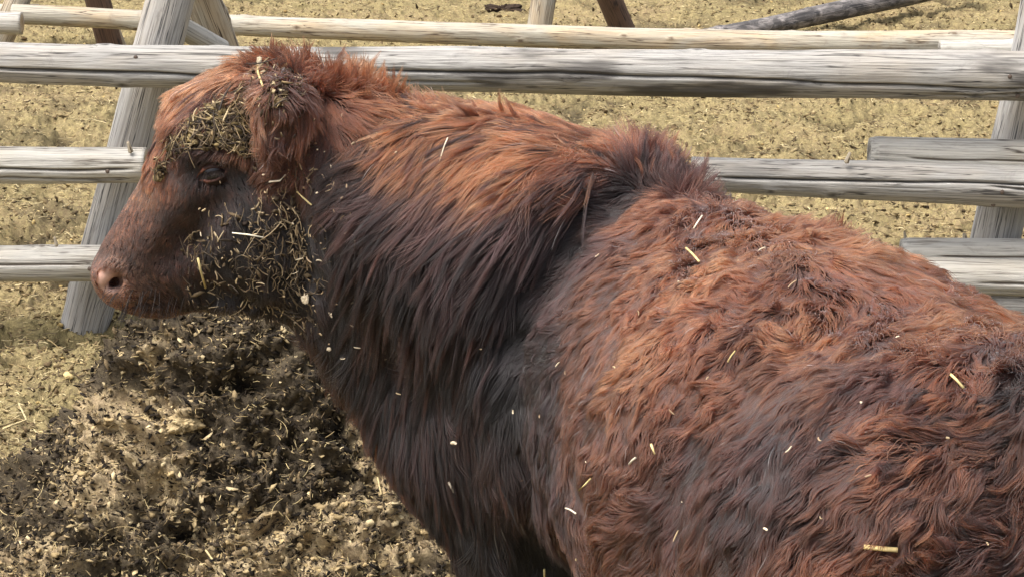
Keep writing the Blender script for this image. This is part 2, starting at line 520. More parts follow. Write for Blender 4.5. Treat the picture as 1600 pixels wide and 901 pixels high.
o = chips('yard_chaff', np.stack([xx, yy, ground_relief(xx, yy) + .003], -1), np.tile([[0, 0, 1.]], (n, 1)), .0060, [srgb(128, 112, 82), srgb(146, 129, 94), srgb(108, 92, 68), srgb(84, 72, 54), srgb(158, 142, 106), srgb(120, 104, 76)], 92, LUMP)
tag(o, 'trodden flakes of dry dung and chaff over the yard soil', 'chaff', kind='stuff')
# long single stalks on the heap
def stalk(name, pts, rad, mat, lab, cat, group=None, flat=1.0):
    """a bent straw as a thin tube mesh through world points"""
    pts = [Vector(q) for q in pts]
    V, Fc = [], []
    N = 6
    for i, q in enumerate(pts):
        d = (pts[min(i + 1, len(pts) - 1)] - pts[max(i - 1, 0)]).normalized()
        a = d.orthogonal().normalized(); b = d.cross(a)
        for j in range(N):
            t = 2 * math.pi * j / N
            V.append(q - pts[0] + (a * math.cos(t) + b * math.sin(t) * flat) * rad)
    for i in range(len(pts) - 1):
        for j in range(N):
            Fc.append((i * N + j, i * N + (j + 1) % N, (i + 1) * N + (j + 1) % N, (i + 1) * N + j))
    Fc.append(tuple(range(N))[::-1]); Fc.append(tuple((len(pts) - 1) * N + j for j in range(N)))
    o = mesh_obj(name, [tuple(v) for v in V], Fc, mat)
    o.location = pts[0]
    return tag(o, lab, cat, group)
STRAW = flat_mat('pale_straw', srgb(204, 186, 140), .6)
for pl, lab in [([(10, 640), (30, 632), (42, 658), (5, 672)], 'bent pale straw at the far left of the heap'),
                ([(322, 862), (335, 880), (352, 901)], 'thick straw stalk slanting low on the manure heap'),
                ([(365, 800), (372, 815), (366, 830)], 'short upright straw stuck in the middle of the heap'),
                ([(230, 858), (250, 875), (262, 890)], 'thin slanting straw at the lower left of the heap'),
                ([(460, 690), (466, 706), (478, 690), (495, 678)], 'curled straw on the heap slope beside the cow chest'),
                ([(590, 748), (596, 775)], 'short straw by the heap edge under the cow brisket')]:
    stalk('straw_stalk', [on_pile(*q) + [0, -.004, .006] for q in pl], .0022, STRAW, lab, 'straw', 'single straws on the manure heap')

# ------------------------------------------------------------------ fences
def log(name, A, B, ra, rb, mat, parent, seed, bow=0.0, cracks=(), nl=None, nc=110, knots=5, stain=0.0, flatten=1.0, blotch=None, cut=True, freshends=False, fresh=0.0, end_taper=0.0):
    """a round pole from A to B, local X along it; cracks = [(angle0, angle1, t0, t1, depth)]"""
    A, B = np.array(A, float), np.array(B, float)
    Lg = np.linalg.norm(B - A)
    nl = nl or int(max(24, Lg / .012))
    t = np.linspace(0, 1, nl); a = np.linspace(0, 2 * np.pi, nc, endpoint=False)
    T, An = np.meshgrid(t, a, indexing='ij')
    rad = ra + (rb - ra) * T
    base = np.stack([T * Lg, np.cos(An) * rad, np.sin(An) * rad], -1).reshape(-1, 3)
    sd_ = seed * 13.7
    lo = fbm(base * [1.6, 9, 9] + sd_, 1, 3, seed) * .10
    hi = fbm(base * [4, 60, 60] + sd_, 1, 3, seed + 5) * .035
    rr = rad.ravel() * (1 + lo + hi)
    r_ = np.random.default_rng(seed)
    st = np.zeros(len(base)); 
    Tf, Af = T.ravel(), An.ravel()
    for (a0, a1, t0, t1, dep) in cracks:
        ac = a0 + (a1 - a0) * (Tf - t0) / (t1 - t0) + .09 * vnoise(np.stack([Tf * Lg * 5, Tf * 0, Tf * 0], -1), seed + 9)
        dd = np.abs((Af - ac + np.pi) % (2 * np.pi) - np.pi) * rad.ravel()
        w = np.exp(-(dd / .0036) ** 2) * ((Tf > t0) & (Tf < t1)) * smooth01(np.minimum(Tf - t0, t1 - Tf), 0, .05)
        rr -= w * dep
        st = np.maximum(st, smooth01(w, .25, .8))
    for k in range(knots):
        kt, ka = r_.uniform(.04, .96), r_.uniform(0, 6.28)
        dx = (Tf - kt) * Lg
        da = ((Af - ka + np.pi) % (2 * np.pi) - np.pi) * rad.ravel()
        d = np.sqrt((dx / 1.5) ** 2 + da ** 2)
        s = r_.uniform(.008, .014)
        rr += np.exp(-(d / (s * 1.5)) ** 2) * .007 - np.exp(-(d / (s * .55)) ** 2) * .006
        st = np.maximum(st, np.exp(-(d / (s * .8)) ** 4) * .95)
    if blotch:
        bt0, bt1, amt = blotch
        bm_ = smooth01(Tf, bt0, bt0 + .08) * (1 - smooth01(Tf, bt1 - .08, bt1))
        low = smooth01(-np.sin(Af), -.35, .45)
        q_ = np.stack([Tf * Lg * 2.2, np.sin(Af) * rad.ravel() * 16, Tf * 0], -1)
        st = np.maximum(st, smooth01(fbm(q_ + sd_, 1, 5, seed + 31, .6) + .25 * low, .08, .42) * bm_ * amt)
    if end_taper:
        e = smooth01(np.minimum(Tf, 1 - Tf) * Lg, 0, end_taper); rr *= .9 + .1 * e
    bz = np.sin(Tf * np.pi) * bow + fbm(np.stack([Tf * Lg, Tf * 0, Tf * 0], -1) + sd_, .8, 2, seed + 3) * .012
    by = fbm(np.stack([Tf * Lg, Tf * 0 + 5, Tf * 0], -1) + sd_, .8, 2, seed + 4) * .012
    V = np.stack([base[:, 0], np.cos(Af) * rr * flatten + by, np.sin(Af) * rr + bz], -1)
    i = np.arange(nl * nc).reshape(nl, nc)
    j = np.roll(i, -1, 1)
    Fq = np.stack([i[:-1], i[1:], j[1:], j[:-1]], -1).reshape(-1, 4)
    c0 = V[:nc].mean(0); c1 = V[-nc:].mean(0)
    rings = []
    faces = [tuple(f) for f in Fq]
    verts = [tuple(v) for v in V]
    st = list(st)
    for (ring, cc, sgn) in ((i[0], c0, 1), (i[-1], c1, -1)):
        prev = list(ring)
        for q in (.66, .33):
            new = []
            for vi in ring:
                pnt = cc + (V[vi] - cc) * q + np.array([-sgn * .004 * (1 - q) + r_.normal() * .0012, 0, 0])
                verts.append(tuple(pnt)); st.append(.25 * (q < .5) + .15 * r_.random()); new.append(len(verts) - 1)
            for k in range(nc):
                k2 = (k + 1) % nc
                faces.append((prev[k], prev[k2], new[k2], new[k]) if sgn > 0 else (prev[k2], prev[k], new[k], new[k2]))
            prev = new
        verts.append(tuple(cc)); st.append(.7)
        for k in range(nc):
            k2 = (k + 1) % nc
            faces.append((prev[k], prev[k2], len(verts) - 1) if sgn > 0 else (prev[k2], prev[k], len(verts) - 1))
    o = mesh_obj(name, verts, faces, mat)
    st = np.array(st) 
    set_attr(o.data, 'stain', np.clip(st + stain, 0, 1))
    fr = np.full(len(verts), fresh)
    if freshends: fr[nl * nc:] = .5
    set_attr(o.data, 'fresh', fr)
    d = Vector(B - A).normalized()
    up = Vector((0, 0, 1)) if abs(d.z) < .9 else Vector((0, 1, 0))
    yv = up.cross(d).normalized(); zv = d.cross(yv)
    M = Matrix((d, yv, zv)).transposed().to_4x4(); M.translation = Vector(A)
    if parent is not None:
        o.parent = parent
        M = Matrix.Translation(-Vector(parent.location)) @ M
    o.matrix_local = M
    return o

def peg(name, px, py, Y, dx, dy, L, r, mat, parent, seed):
    a = P(px, py, Y); b = a + np.array([dx, -.2, dy]) / math.hypot(dx, dy) * L
    return log(name, a, b, r, r * .6, mat, parent, seed, nl=10, nc=10, knots=0)

FY = 6.40
NAIL = flat_mat('rusty_nail', (.10, .075, .06), .5)
f1 = empty('rail_fence', tuple(G(120, 530)))
tag(f1, 'near weathered grey log fence on slanted legs right behind the cow', 'log fence')
# in local ring angle: z is up; the camera side of a left-to-right pole is angle = pi .. (y negative)
CAMA = -math.pi
def rail(px0, px1, t0, b0, t1, b1, Y0, Y1, mat, seed, **kw):
    """rail by its top/bottom edge rows at two columns, at world depths Y0, Y1"""
    A = P(px0, (t0 + b0) / 2, Y0); B = P(px1, (t1 + b1) / 2, Y1)
    dA = np.linalg.norm(A - [0, 0, CAMH]); dB = np.linalg.norm(B - [0, 0, CAMH])
    return log('rail', A, B, (b0 - t0) / 2 * dA / F, (b1 - t1) / 2 * dB / F, mat, f1, seed, **kw)
W_ = math.pi
rail(-420, 2150, 62, 116, 96, 174, FY, FY, WOOD_G, 1, blotch=(.28, .97, .9), cracks=[(W_ + .02, W_ + .42, 0.02, .47, .018), (W_ - .25, W_ + .45, .36, .82, .014), (W_ + .75, W_ + .3, .70, .99, .010)], knots=26)
rail(-420, 229, 224, 282, 229, 283, FY + .01, FY - .02, WOOD_G2, 2, cracks=[(W_ - .12, W_ + .05, .3, .99, .012), (W_ + .5, W_ + .7, .6, .98, .010)], knots=9, freshends=True)
rail(-420, 300, 380, 438, 386, 440, FY, FY, WOOD_G2, 3, cracks=[(W_ - .3, W_ - .1, .45, .8, .006)], knots=8)
rail(1080, 2150, 250, 302, 275, 350, FY, FY, WOOD_G, 4, blotch=(.0, .3, .5), cracks=[(W_ - .05, W_ - .45, .02, .62, .016), (W_ - .2, W_ + .1, .4, .7, .008)], knots=9)
rail(1358, 2150, 214, 262, 238, 292, FY + .05, FY + .05, WOOD_G2, 5, knots=5, end_taper=.02, cracks=[(W_ + .1, W_ + .2, .05, .5, .006)])
rail(1408, 2150, 374, 414, 384, 430, FY + .05, FY + .05, WOOD_G2, 6, knots=6, end_taper=.02, cracks=[(W_ + .1, W_ + .2, .05, .5, .006)])
rail(1150, 2150, 395, 446, 420, 484, FY, FY, WOOD_G2, 7, knots=6, cracks=[(W_ + .1, W_ + .2, .35, .9, .006)])
rail(1290, 2150, 440, 498, 446, 508, FY + .03, FY + .03, WOOD_G, 8, knots=6, cracks=[(W_ + .1, W_ + .2, .35, .9, .006)])
# legs: front ones stand behind the rails, lean up to the right
def leg(foot, top, Yf, Yt, wf, wt, mat, seed, **kw):
    A = P(foot[0], foot[1], Yf); B = P(top[0], top[1], Yt)
    A = A - (B - A) / np.linalg.norm(B - A) * .12
    dA = np.linalg.norm(A - [0, 0, CAMH]); dB = np.linalg.norm(B - [0, 0, CAMH])
    return log('leg', A, B, wf / 2 * dA / F, wt / 2 * dB / F, mat, f1, seed, nc=90, flatten=1.08, **kw)
leg((124, 528), (335, -260), FY + .175, FY + .175, 68, 68, WOOD_P, 11, knots=7, cracks=[(W_ * 1.0 + .3, W_ * 1.0 + .2, .1, .5, .005)])
leg((470, 420), (225, -230), FY + .95, FY + .22, 50, 62, WOOD_T, 12, knots=5)
leg((1522, 520), (1683, -240), FY + .175, FY + .175, 70, 68, WOOD_P, 13, knots=7, cracks=[(W_ * 1.0 + .3, W_ * 1.0 + .2, .1, .5, .005)])
leg((1830, 420), (1540, -230), FY + .95, FY + .22, 50, 62, WOOD_T, 14, knots=5)
log('brace', P(255, 30, FY + .24), P(345, 80, FY + .42), .034, .034, WOOD_G2, f1, 15, knots=1)
for px, py in [(220, 116), (212, 90), (168, 268), (1590, 150), (1578, 120), (1566, 300), (1552, 320), (140, 420)]:
    c_ = P(px, py, FY - .3); dv = c_ - np.array([0, 0, CAMH]); dv /= np.linalg.norm(dv)
    bmn = bmesh.new(); bmesh.ops.create_uvsphere(bmn, u_segments=12, v_segments=8, radius=.0065)
    men = bpy.data.meshes.new('nail'); bmn.to_mesh(men); bmn.free(); men.materials.append(NAIL)
    cols = [o for o in f1.children if o.name.startswith('rail')]
    best = None
    for o in cols:
        mw = Matrix.Translation(Vector(f1.location)) @ o.matrix_local
        inv = mw.inverted()
        ok, loc, _, _ = o.ray_cast(inv @ Vector((0, 0, CAMH)), (inv.to_3x3() @ Vector(dv)).normalized())
        if ok:
            w_ = mw @ loc
            if best is None or w_.y < best.y: best = w_
    if best is not None:
        no = bpy.data.objects.new('nail', men); col.objects.link(no); no.parent = f1
        no.location = best - Vector(f1.location); no.scale = (1, .5, 1)
for a_ in [(204, 238, FY - .06, -.2, 1, .03, .008), (88, 384, FY - .05, -.15, 1, .025, .006), (1322, 254, FY - .05, .3, 1, .03, .008), (1415, 378, FY + .08, -.2, 1, .03, .006), (1508, 378, FY + .08, -.2, 1, .025, .009)]:
    peg('branch_stub', *a_[:5], a_[5], a_[6], WOOD_T, f1, 40)

# far fence
GY = 11.0
f2 = empty('rail_fence', tuple(G(840, 82)))
tag(f2, 'far thinner tan pole fence crossing the yard behind the near fence', 'log fence')
f1_, f1 = f1, f2
rail(20, 1620, 8, 38, 50, 88, GY, GY - .1, WOOD_T, 21, knots=16, bow=-.035)
rail(-300, 34, 18, 50, 22, 56, GY - .3, GY - .3, WOOD_G2, 22, knots=3, freshends=True)
rail(1468, 2000, 62, 88, 60, 96, GY - .3, GY - .3, WOOD_G2, 23, knots=4)
rail(-300, 60, 8, 38, 8, 38, GY + .1, GY + .1, WOOD_T, 25, knots=3)
leg((834, 96), (892, -250), GY + .1, GY + .1, 36, 34, WOOD_T, 26, knots=3)
leg((992, 88), (850, -250), GY + .6, GY + .15, 36, 34, WOOD_B, 27, knots=3)
leg((176, 86), (84, -250), GY + .35, GY + .2, 34, 38, WOOD_B, 28, knots=3)
leg((-4, 84), (136, -250), GY + .05, GY + .1, 34, 34, WOOD_T, 29, knots=3)
leg((186, 76), (150, -10), GY + .75, GY + .5, 20, 26, WOOD_T, 31, knots=1)
f1 = f1_
dl = log('fallen_log', P(955, 80, 11.3) , P(1520, -32, 12.9), .040, .062, WOOD_D, None, 33, knots=12, nc=36, bow=-.03)
tag(dl, 'dark wet burnt-looking log slanting on the ground beyond the far fence', 'log')

# ------------------------------------------------------------------ the cow: a smooth-union body surfaced as one mesh
ST = .009
LO, HI = np.array([-.86, 2.05, -.03]), np.array([1.12, 4.02, 1.50])
DIM = np.ceil((HI - LO) / ST).astype(int)
GX = [LO[k] + ST * np.arange(DIM[k]) for k in range(3)]
SDF = np.full(DIM, .5, dtype=np.float32)

def box(lo, hi):
    s = [slice(max(0, int((lo[k] - LO[k]) / ST)), min(DIM[k], int((hi[k] - LO[k]) / ST) + 2)) for k in range(3)]
    g = np.meshgrid(*[GX[k][s[k]] for k in range(3)], indexing='ij', sparse=True)
    return tuple(s), g

def smin(a, b, k):
    h = np.maximum(k - np.abs(a - b), 0) / k
    return np.minimum(a, b) - h * h * k * .25

def cap(a, b, ra, rb, k=.05, sub=False):
    a, b = np.asarray(a, float), np.asarray(b, float)
    rm = max(ra, rb) + .16
    s, g = box(np.minimum(a, b) - rm, np.maximum(a, b) + rm)
    ab = b - a; L2 = ab @ ab + 1e-9
    q = [g[i] - a[i] for i in range(3)]
    t = np.clip((q[0] * ab[0] + q[1] * ab[1] + q[2] * ab[2]) / L2, 0, 1)
    d = np.sqrt(sum((q[i] - t * ab[i]) ** 2 for i in range(3))) - (ra + (rb - ra) * t)
    SDF[s] = -smin(-SDF[s], d, k) if sub else smin(SDF[s], d.astype(np.float32), k)

def ell(c, axes, rad, k=.05, sub=False):
    """ellipsoid: rows of axes are unit directions, rad their radii"""
    c = np.asarray(c, float); axes = np.asarray(axes, float)
    rm = max(rad) + .14
    s, g = box(c - rm, c + rm)
    q = [g[i] - c[i] for i in range(3)]
    u = [sum(axes[j][i] * q[i] for i in range(3)) / rad[j] for j in range(3)]
    k0 = np.sqrt(sum(v * v for v in u)) + 1e-6
    k1 = np.sqrt(sum((u[j] / rad[j]) ** 2 for j in range(3))) + 1e-6
    d = k0 * (k0 - 1) / k1
    SDF[s] = -smin(-SDF[s], d, k) if sub else smin(SDF[s], d.astype(np.float32), k)

I3 = np.eye(3)
LV = np.array([-.91, -.42, 0]); FV = np.array([-.42, .91, 0])     # the trunk's left and forward
# trunk
TR = np.stack([LV, FV, [0, 0, 1]])
cap((.24, 3.40, .90), (.42, 2.98, .87), .27, .325, .05)
cap((.42, 2.98, .86), (.58, 2.68, .89), .315, .245, .08)
cap((.19, 3.46, 1.105), (.59, 2.64, 1.085), .07, .06, .08)
ell((.20, 3.45, 1.085), I3, (.11, .12, .11), .06)
cap((.34, 2.84, 1.03), (.66, 2.98, 1.01), .085, .08, .08)
ell((.50, 2.66, .90), TR, (.27, .22, .25), .08)
cap((.60, 2.62, 1.10), (.645, 2.52, 1.09), .055, .05, .06)
# neck, brisket
cap(P(470, 285, 3.57), P(800, 410, 3.50), .128, .21, .06)
cap(P(470, 180, 3.58), P(960, 322, 3.48), .05, .07, .10)
cap(P(514, 424, 3.56), P(738, 665, 3.50), .098, .130, .07)
cap(P(738, 665, 3.50), P(822, 812, 3.45), .130, .125, .08)
cap((.10, 3.50, .86), (.20, 3.40, .80), .24, .22, .08)
ell(P(860, 560, 3.42), TR, (.12, .20, .26), .09)
# head
HY = 3.55
cap(P(400, 182, HY), P(338, 203, HY), .078, .062, .05)
cap(P(338, 203, HY - .01), P(298, 262, HY - .01), .066, .052, .04)
cap(P(300, 264, HY), P(192, 424, HY), .052, .040, .04)
cap(P(350, 290, HY), P(235, 410, HY), .092, .063, .05)
ell(P(405, 360, HY), I3, (.108, .105, .108), .05)
cap(P(410, 400, HY), P(262, 452, HY), .072, .034, .05)
ell(P(200, 438, HY), I3, (.044, .052, .039), .03)
cap(P(172, 426, HY - .022), P(172, 426, HY + .022), .018, .018, .02)
ell(P(244, 464, HY), I3, (.042, .038, .022), .025)
cap(P(318, 236, HY - .070), P(365, 240, HY - .062), .026, .026, .035)   # brow ridge over the left eye
cap(P(318, 236, HY + .070), P(365, 240, HY + .062), .026, .026, .035)
cap(P(305, 300, HY - .055), P(250, 370, HY - .03), .022, .02, .04)
ell(P(332, 272, HY - .112), I3, (.036, .024, .026), .02, True)
ell(P(332, 272, HY + .112), I3, (.036, .024, .026), .02, True)
# nostrils and mouth line
for s_ in (-1, 1):
    cap(P(166, 452, HY + s_ * .060), P(184, 433, HY + s_ * .060), .0060, .0120, .006, True)
    cap(P(181, 438, HY + s_ * .056), P(173, 440, HY + s_ * .020), .0135, .012, .006, True)
    cap(P(178, 416, HY + s_ * .050), P(160, 432, HY + s_ * .038), .011, .014, .010)
    cap(P(190, 476, HY + s_ * .045), P(262, 470, HY + s_ * .056), .006, .005, .010, True)
# ears
EA = P(440, 188, HY - .130)
e1 = P(436, 270, HY) - P(446, 140, HY); e1 /= np.linalg.norm(e1)
e3 = np.array([.25, -.93, .25]); e3 -= (e3 @ e1) * e1; e3 /= np.linalg.norm(e3)
e2 = np.cross(e1, e3)
cap(P(432, 150, HY - .05), P(444, 165, HY - .115), .036, .026, .04)
ell(EA, np.stack([e1, e2, e3]), (.052, .031, .012), .025)
cap(P(432, 145, HY + .05), P(470, 150, HY + .14), .036, .022, .04)
ell(P(482, 185, HY + .155), np.stack([e1, e2, e3 * [1, -1, 1]]), (.064, .042, .015), .025)
# legs
def limb(pts, k=.05):
    for (a, ra), (b, rb) in zip(pts[:-1], pts[1:]): cap(a, b, ra, rb, k)
for off in (np.zeros(3), -LV * .30):
    limb([(np.array([.02, 3.42, .66]) + off, .105), (np.array([.03, 3.40, .40]) + off, .056), (np.array([.03, 3.41, .34]) + off, .05), (np.array([.03, 3.41, .13]) + off, .034), (np.array([.02, 3.43, .05]) + off, .046), (np.array([.02, 3.44, .02]) + off, .05)])
for off in (np.zeros(3), -LV * .31):
    limb([(np.array([.40, 2.66, .86]) + off, .17), (np.array([.35, 2.74, .60]) + off, .11), (np.array([.42, 2.54, .44]) + off, .058), (np.array([.41, 2.55, .38]) + off, .046), (np.array([.37, 2.62, .12]) + off, .034), (np.array([.36, 2.65, .04]) + off, .05)], .06)
# tail
limb([(np.array([.645, 2.51, 1.12]), .036), (np.array([.675, 2.44, 1.00]), .026), (np.array([.69, 2.42, .60]), .017), (np.array([.69, 2.42, .42]), .03), (np.array([.69, 2.42, .25]), .012)], .02)

# the deep crease where the mane and shoulder meet the trunk
def trace(px, py):
    d = ray(px, py); d = d / np.linalg.norm(d); p = np.array([0, 0, CAMH]) + d * 2.3
    for _ in range(90):
        q = (p - LO) / ST
        if (q < 1).any() or (q > DIM - 2).any(): p = p + d * .02; continue
        s = float(SDF[tuple(q.round().astype(int))])
        if s < .004: return p
        p = p + d * max(s * .8, .003)
    return None
cr = [trace(*q) for q in [(1010, 285), (960, 312), (905, 352), (862, 400), (828, 462), (806, 530), (800, 610), (812, 700), (832, 790), (846, 890)]]
for a_, b_, r0, r1 in zip(cr[:-1], cr[1:], [.018, .026, .030, .030, .026, .020, .014, .012, .012], [.026, .030, .030, .026, .020, .014, .012, .012, .014]):
    if a_ is not None and b_ is not None: cap(a_, b_, r0, r1, .05, True)
for q0, q1, r0 in [((338, 318), (292, 372), .022), ((292, 372), (262, 405), .018), ((455, 300), (470, 420), .022), ((330, 452), (420, 470), .014)]:
    a_, b_ = trace(*q0), trace(*q1)
    if a_ is not None and b_ is not None: cap(a_ + [0, -r0 * .55, 0], b_ + [0, -r0 * .55, 0], r0, r0, .03, True)
# soft muscle and coat unevenness
gg = np.stack(np.meshgrid(*GX, indexing='ij'), -1)[::4, ::4, ::4]
lump = (fbm(gg.reshape(-1, 3), 6.0, 2, 77) * .010).reshape(gg.shape[:3]).astype(np.float32)
def up4(a, dim):
    for ax in range(3):
        xi = np.arange(dim[ax]) / 4.0
        i0 = np.minimum(xi.astype(int), a.shape[ax] - 1); i1 = np.minimum(i0 + 1, a.shape[ax] - 1)
        w = (xi - i0).astype(np.float32).reshape([-1 if q == ax else 1 for q in range(3)])
        a = np.take(a, i0, ax) * (1 - w) + np.take(a, i1, ax) * w
    return a
fade = smooth01(GX[0], -.40, -.10)[:, None, None]
SDF += up4(lump, DIM) * fade.astype(np.float32)
del gg, lump

def surface_nets(S):
    n = S.shape
    ins = S < 0
    cnt = np.zeros([k - 1 for k in n], np.uint8)
    acc = np.zeros([k - 1 for k in n] + [3], np.float32); num = np.zeros([k - 1 for k in n], np.float32)
    cell = [slice(0, -1)] * 3
    edges = []
    for ax in range(3):
        sa = [slice(None)] * 3; sb = [slice(None)] * 3
        sa[ax] = slice(0, -1); sb[ax] = slice(1, None)
        A_, B_ = S[tuple(sa)], S[tuple(sb)]
        cr = ins[tuple(sa)] != ins[tuple(sb)]
        t = np.where(cr, A_ / np.where(cr, A_ - B_, 1), 0)
        o1, o2 = [a for a in range(3) if a != ax]
        for d1 in (0, 1):
            for d2 in (0, 1):
                sl = [None] * 3
                sl[ax] = slice(0, n[ax] - 1)
                sl[o1] = slice(d1, n[o1] - 1 + d1); sl[o2] = slice(d2, n[o2] - 1 + d2)
                c = cr[tuple(sl)]
                off = np.zeros(3, np.float32); off[o1] = d1; off[o2] = d2
                for q in range(3):
                    acc[..., q] += np.where(c, off[q] + (t[tuple(sl)] if q == ax else 0), 0)
                num += c
        edges.append((ax, cr, ins[tuple(sa)]))
    act = num > 0
    ids = np.full(act.shape, -1, np.int64); ids[act] = np.arange(act.sum())
    ijk = np.argwhere(act)
    V = (ijk + acc[act] / num[act][:, None]) * ST + LO
    Fs = []
    for ax, cr, si in edges:
        o1, o2 = [a for a in range(3) if a != ax]
        e = np.argwhere(cr)
        ok = (e[:, o1] > 0) & (e[:, o2] > 0) & (e[:, o1] < n[o1] - 1) & (e[:, o2] < n[o2] - 1)
        e = e[ok]; sgn = si[tuple(e.T)]
        q = []
        for d1, d2 in ((0, 0), (1, 0), (1, 1), (0, 1)):
            c = e.copy(); c[:, o1] -= d1; c[:, o2] -= d2
            q.append(ids[tuple(c.T)])
        q = np.stack(q, -1)
        flip = sgn if ax != 1 else ~sgn
        q = np.where(flip[:, None], q, q[:, ::-1])
        Fs.append(q)
    return V, np.concatenate(Fs)
BV, BF = surface_nets(SDF)

GR = np.gradient(SDF, ST)
def sample(arr, p):
    q = (np.asarray(p) - LO) / ST
    q = np.clip(q, 0, np.array(DIM) - 1.001)
    i = q.astype(int); f = q - i
    out = 0
    for a in (0, 1):
        for b in (0, 1):
            for c in (0, 1):
                w = (f[:, 0] if a else 1 - f[:, 0]) * (f[:, 1] if b else 1 - f[:, 1]) * (f[:, 2] if c else 1 - f[:, 2])
                out = out + w * arr[i[:, 0] + a, i[:, 1] + b, i[:, 2] + c]
    return out
def sgrad(p):
    g = np.stack([sample(GR[k], p) for k in range(3)], -1)
    return g / (np.linalg.norm(g, axis=1)[:, None] + 1e-6)

# skin colours
muz = smooth01(-(np.linalg.norm((BV - P(182, 442, HY)) * [1, .7, 1.1], axis=1)), -.072, -.040)
skin = np.array(srgb(40, 27, 25))[None] * (1 - muz[:, None]) + np.array(srgb(150, 112, 94))[None] * muz[:, None]
legd = smooth01(.6 - BV[:, 2], 0, .3)[:, None]
skin = skin * (1 - legd) + np.array(srgb(48, 30, 26))[None] * legd
hoof = smooth01(.055 - BV[:, 2], 0, .01)[:, None]
skin = skin * (1 - hoof) + np.array((.03, .028, .025))[None] * hoof
for s_ in (-1, 1):
    nd = np.linalg.norm(BV - P(180, 440, HY + s_ * .040), axis=1)
    k_ = smooth01(-nd, -.023, -.017)[:, None]
    skin = skin * (1 - k_) + np.array((.025, .014, .014))[None] * k_
    pk = smooth01(-np.linalg.norm(BV - P(161, 432, HY + s_ * .040), axis=1), -.036, -.016)[:, None]
    skin = skin * (1 - pk) + np.array(srgb(192, 156, 142))[None] * pk
hide = flat_mat('cow_hide', None, .6, 'tint', .35)
cow = mesh_obj('cow', BV, BF, hide)
set_attr(cow.data, 'tint', skin, 'FLOAT_COLOR')
tag(cow, 'shaggy reddish-brown young cow with muddy straw-caked face, head turned in profile', 'cow')
body_bvh = BVHTree.FromPolygons([tuple(v) for v in BV], [tuple(f) for f in BF])
CAMP = Vector((0, 0, CAMH))
def hit(px, py):
    h, n_, _, _ = body_bvh.ray_cast(CAMP, Vector(ray(px, py)).normalized())
    return (np.array(h), np.array(n_)) if h else (None, None)

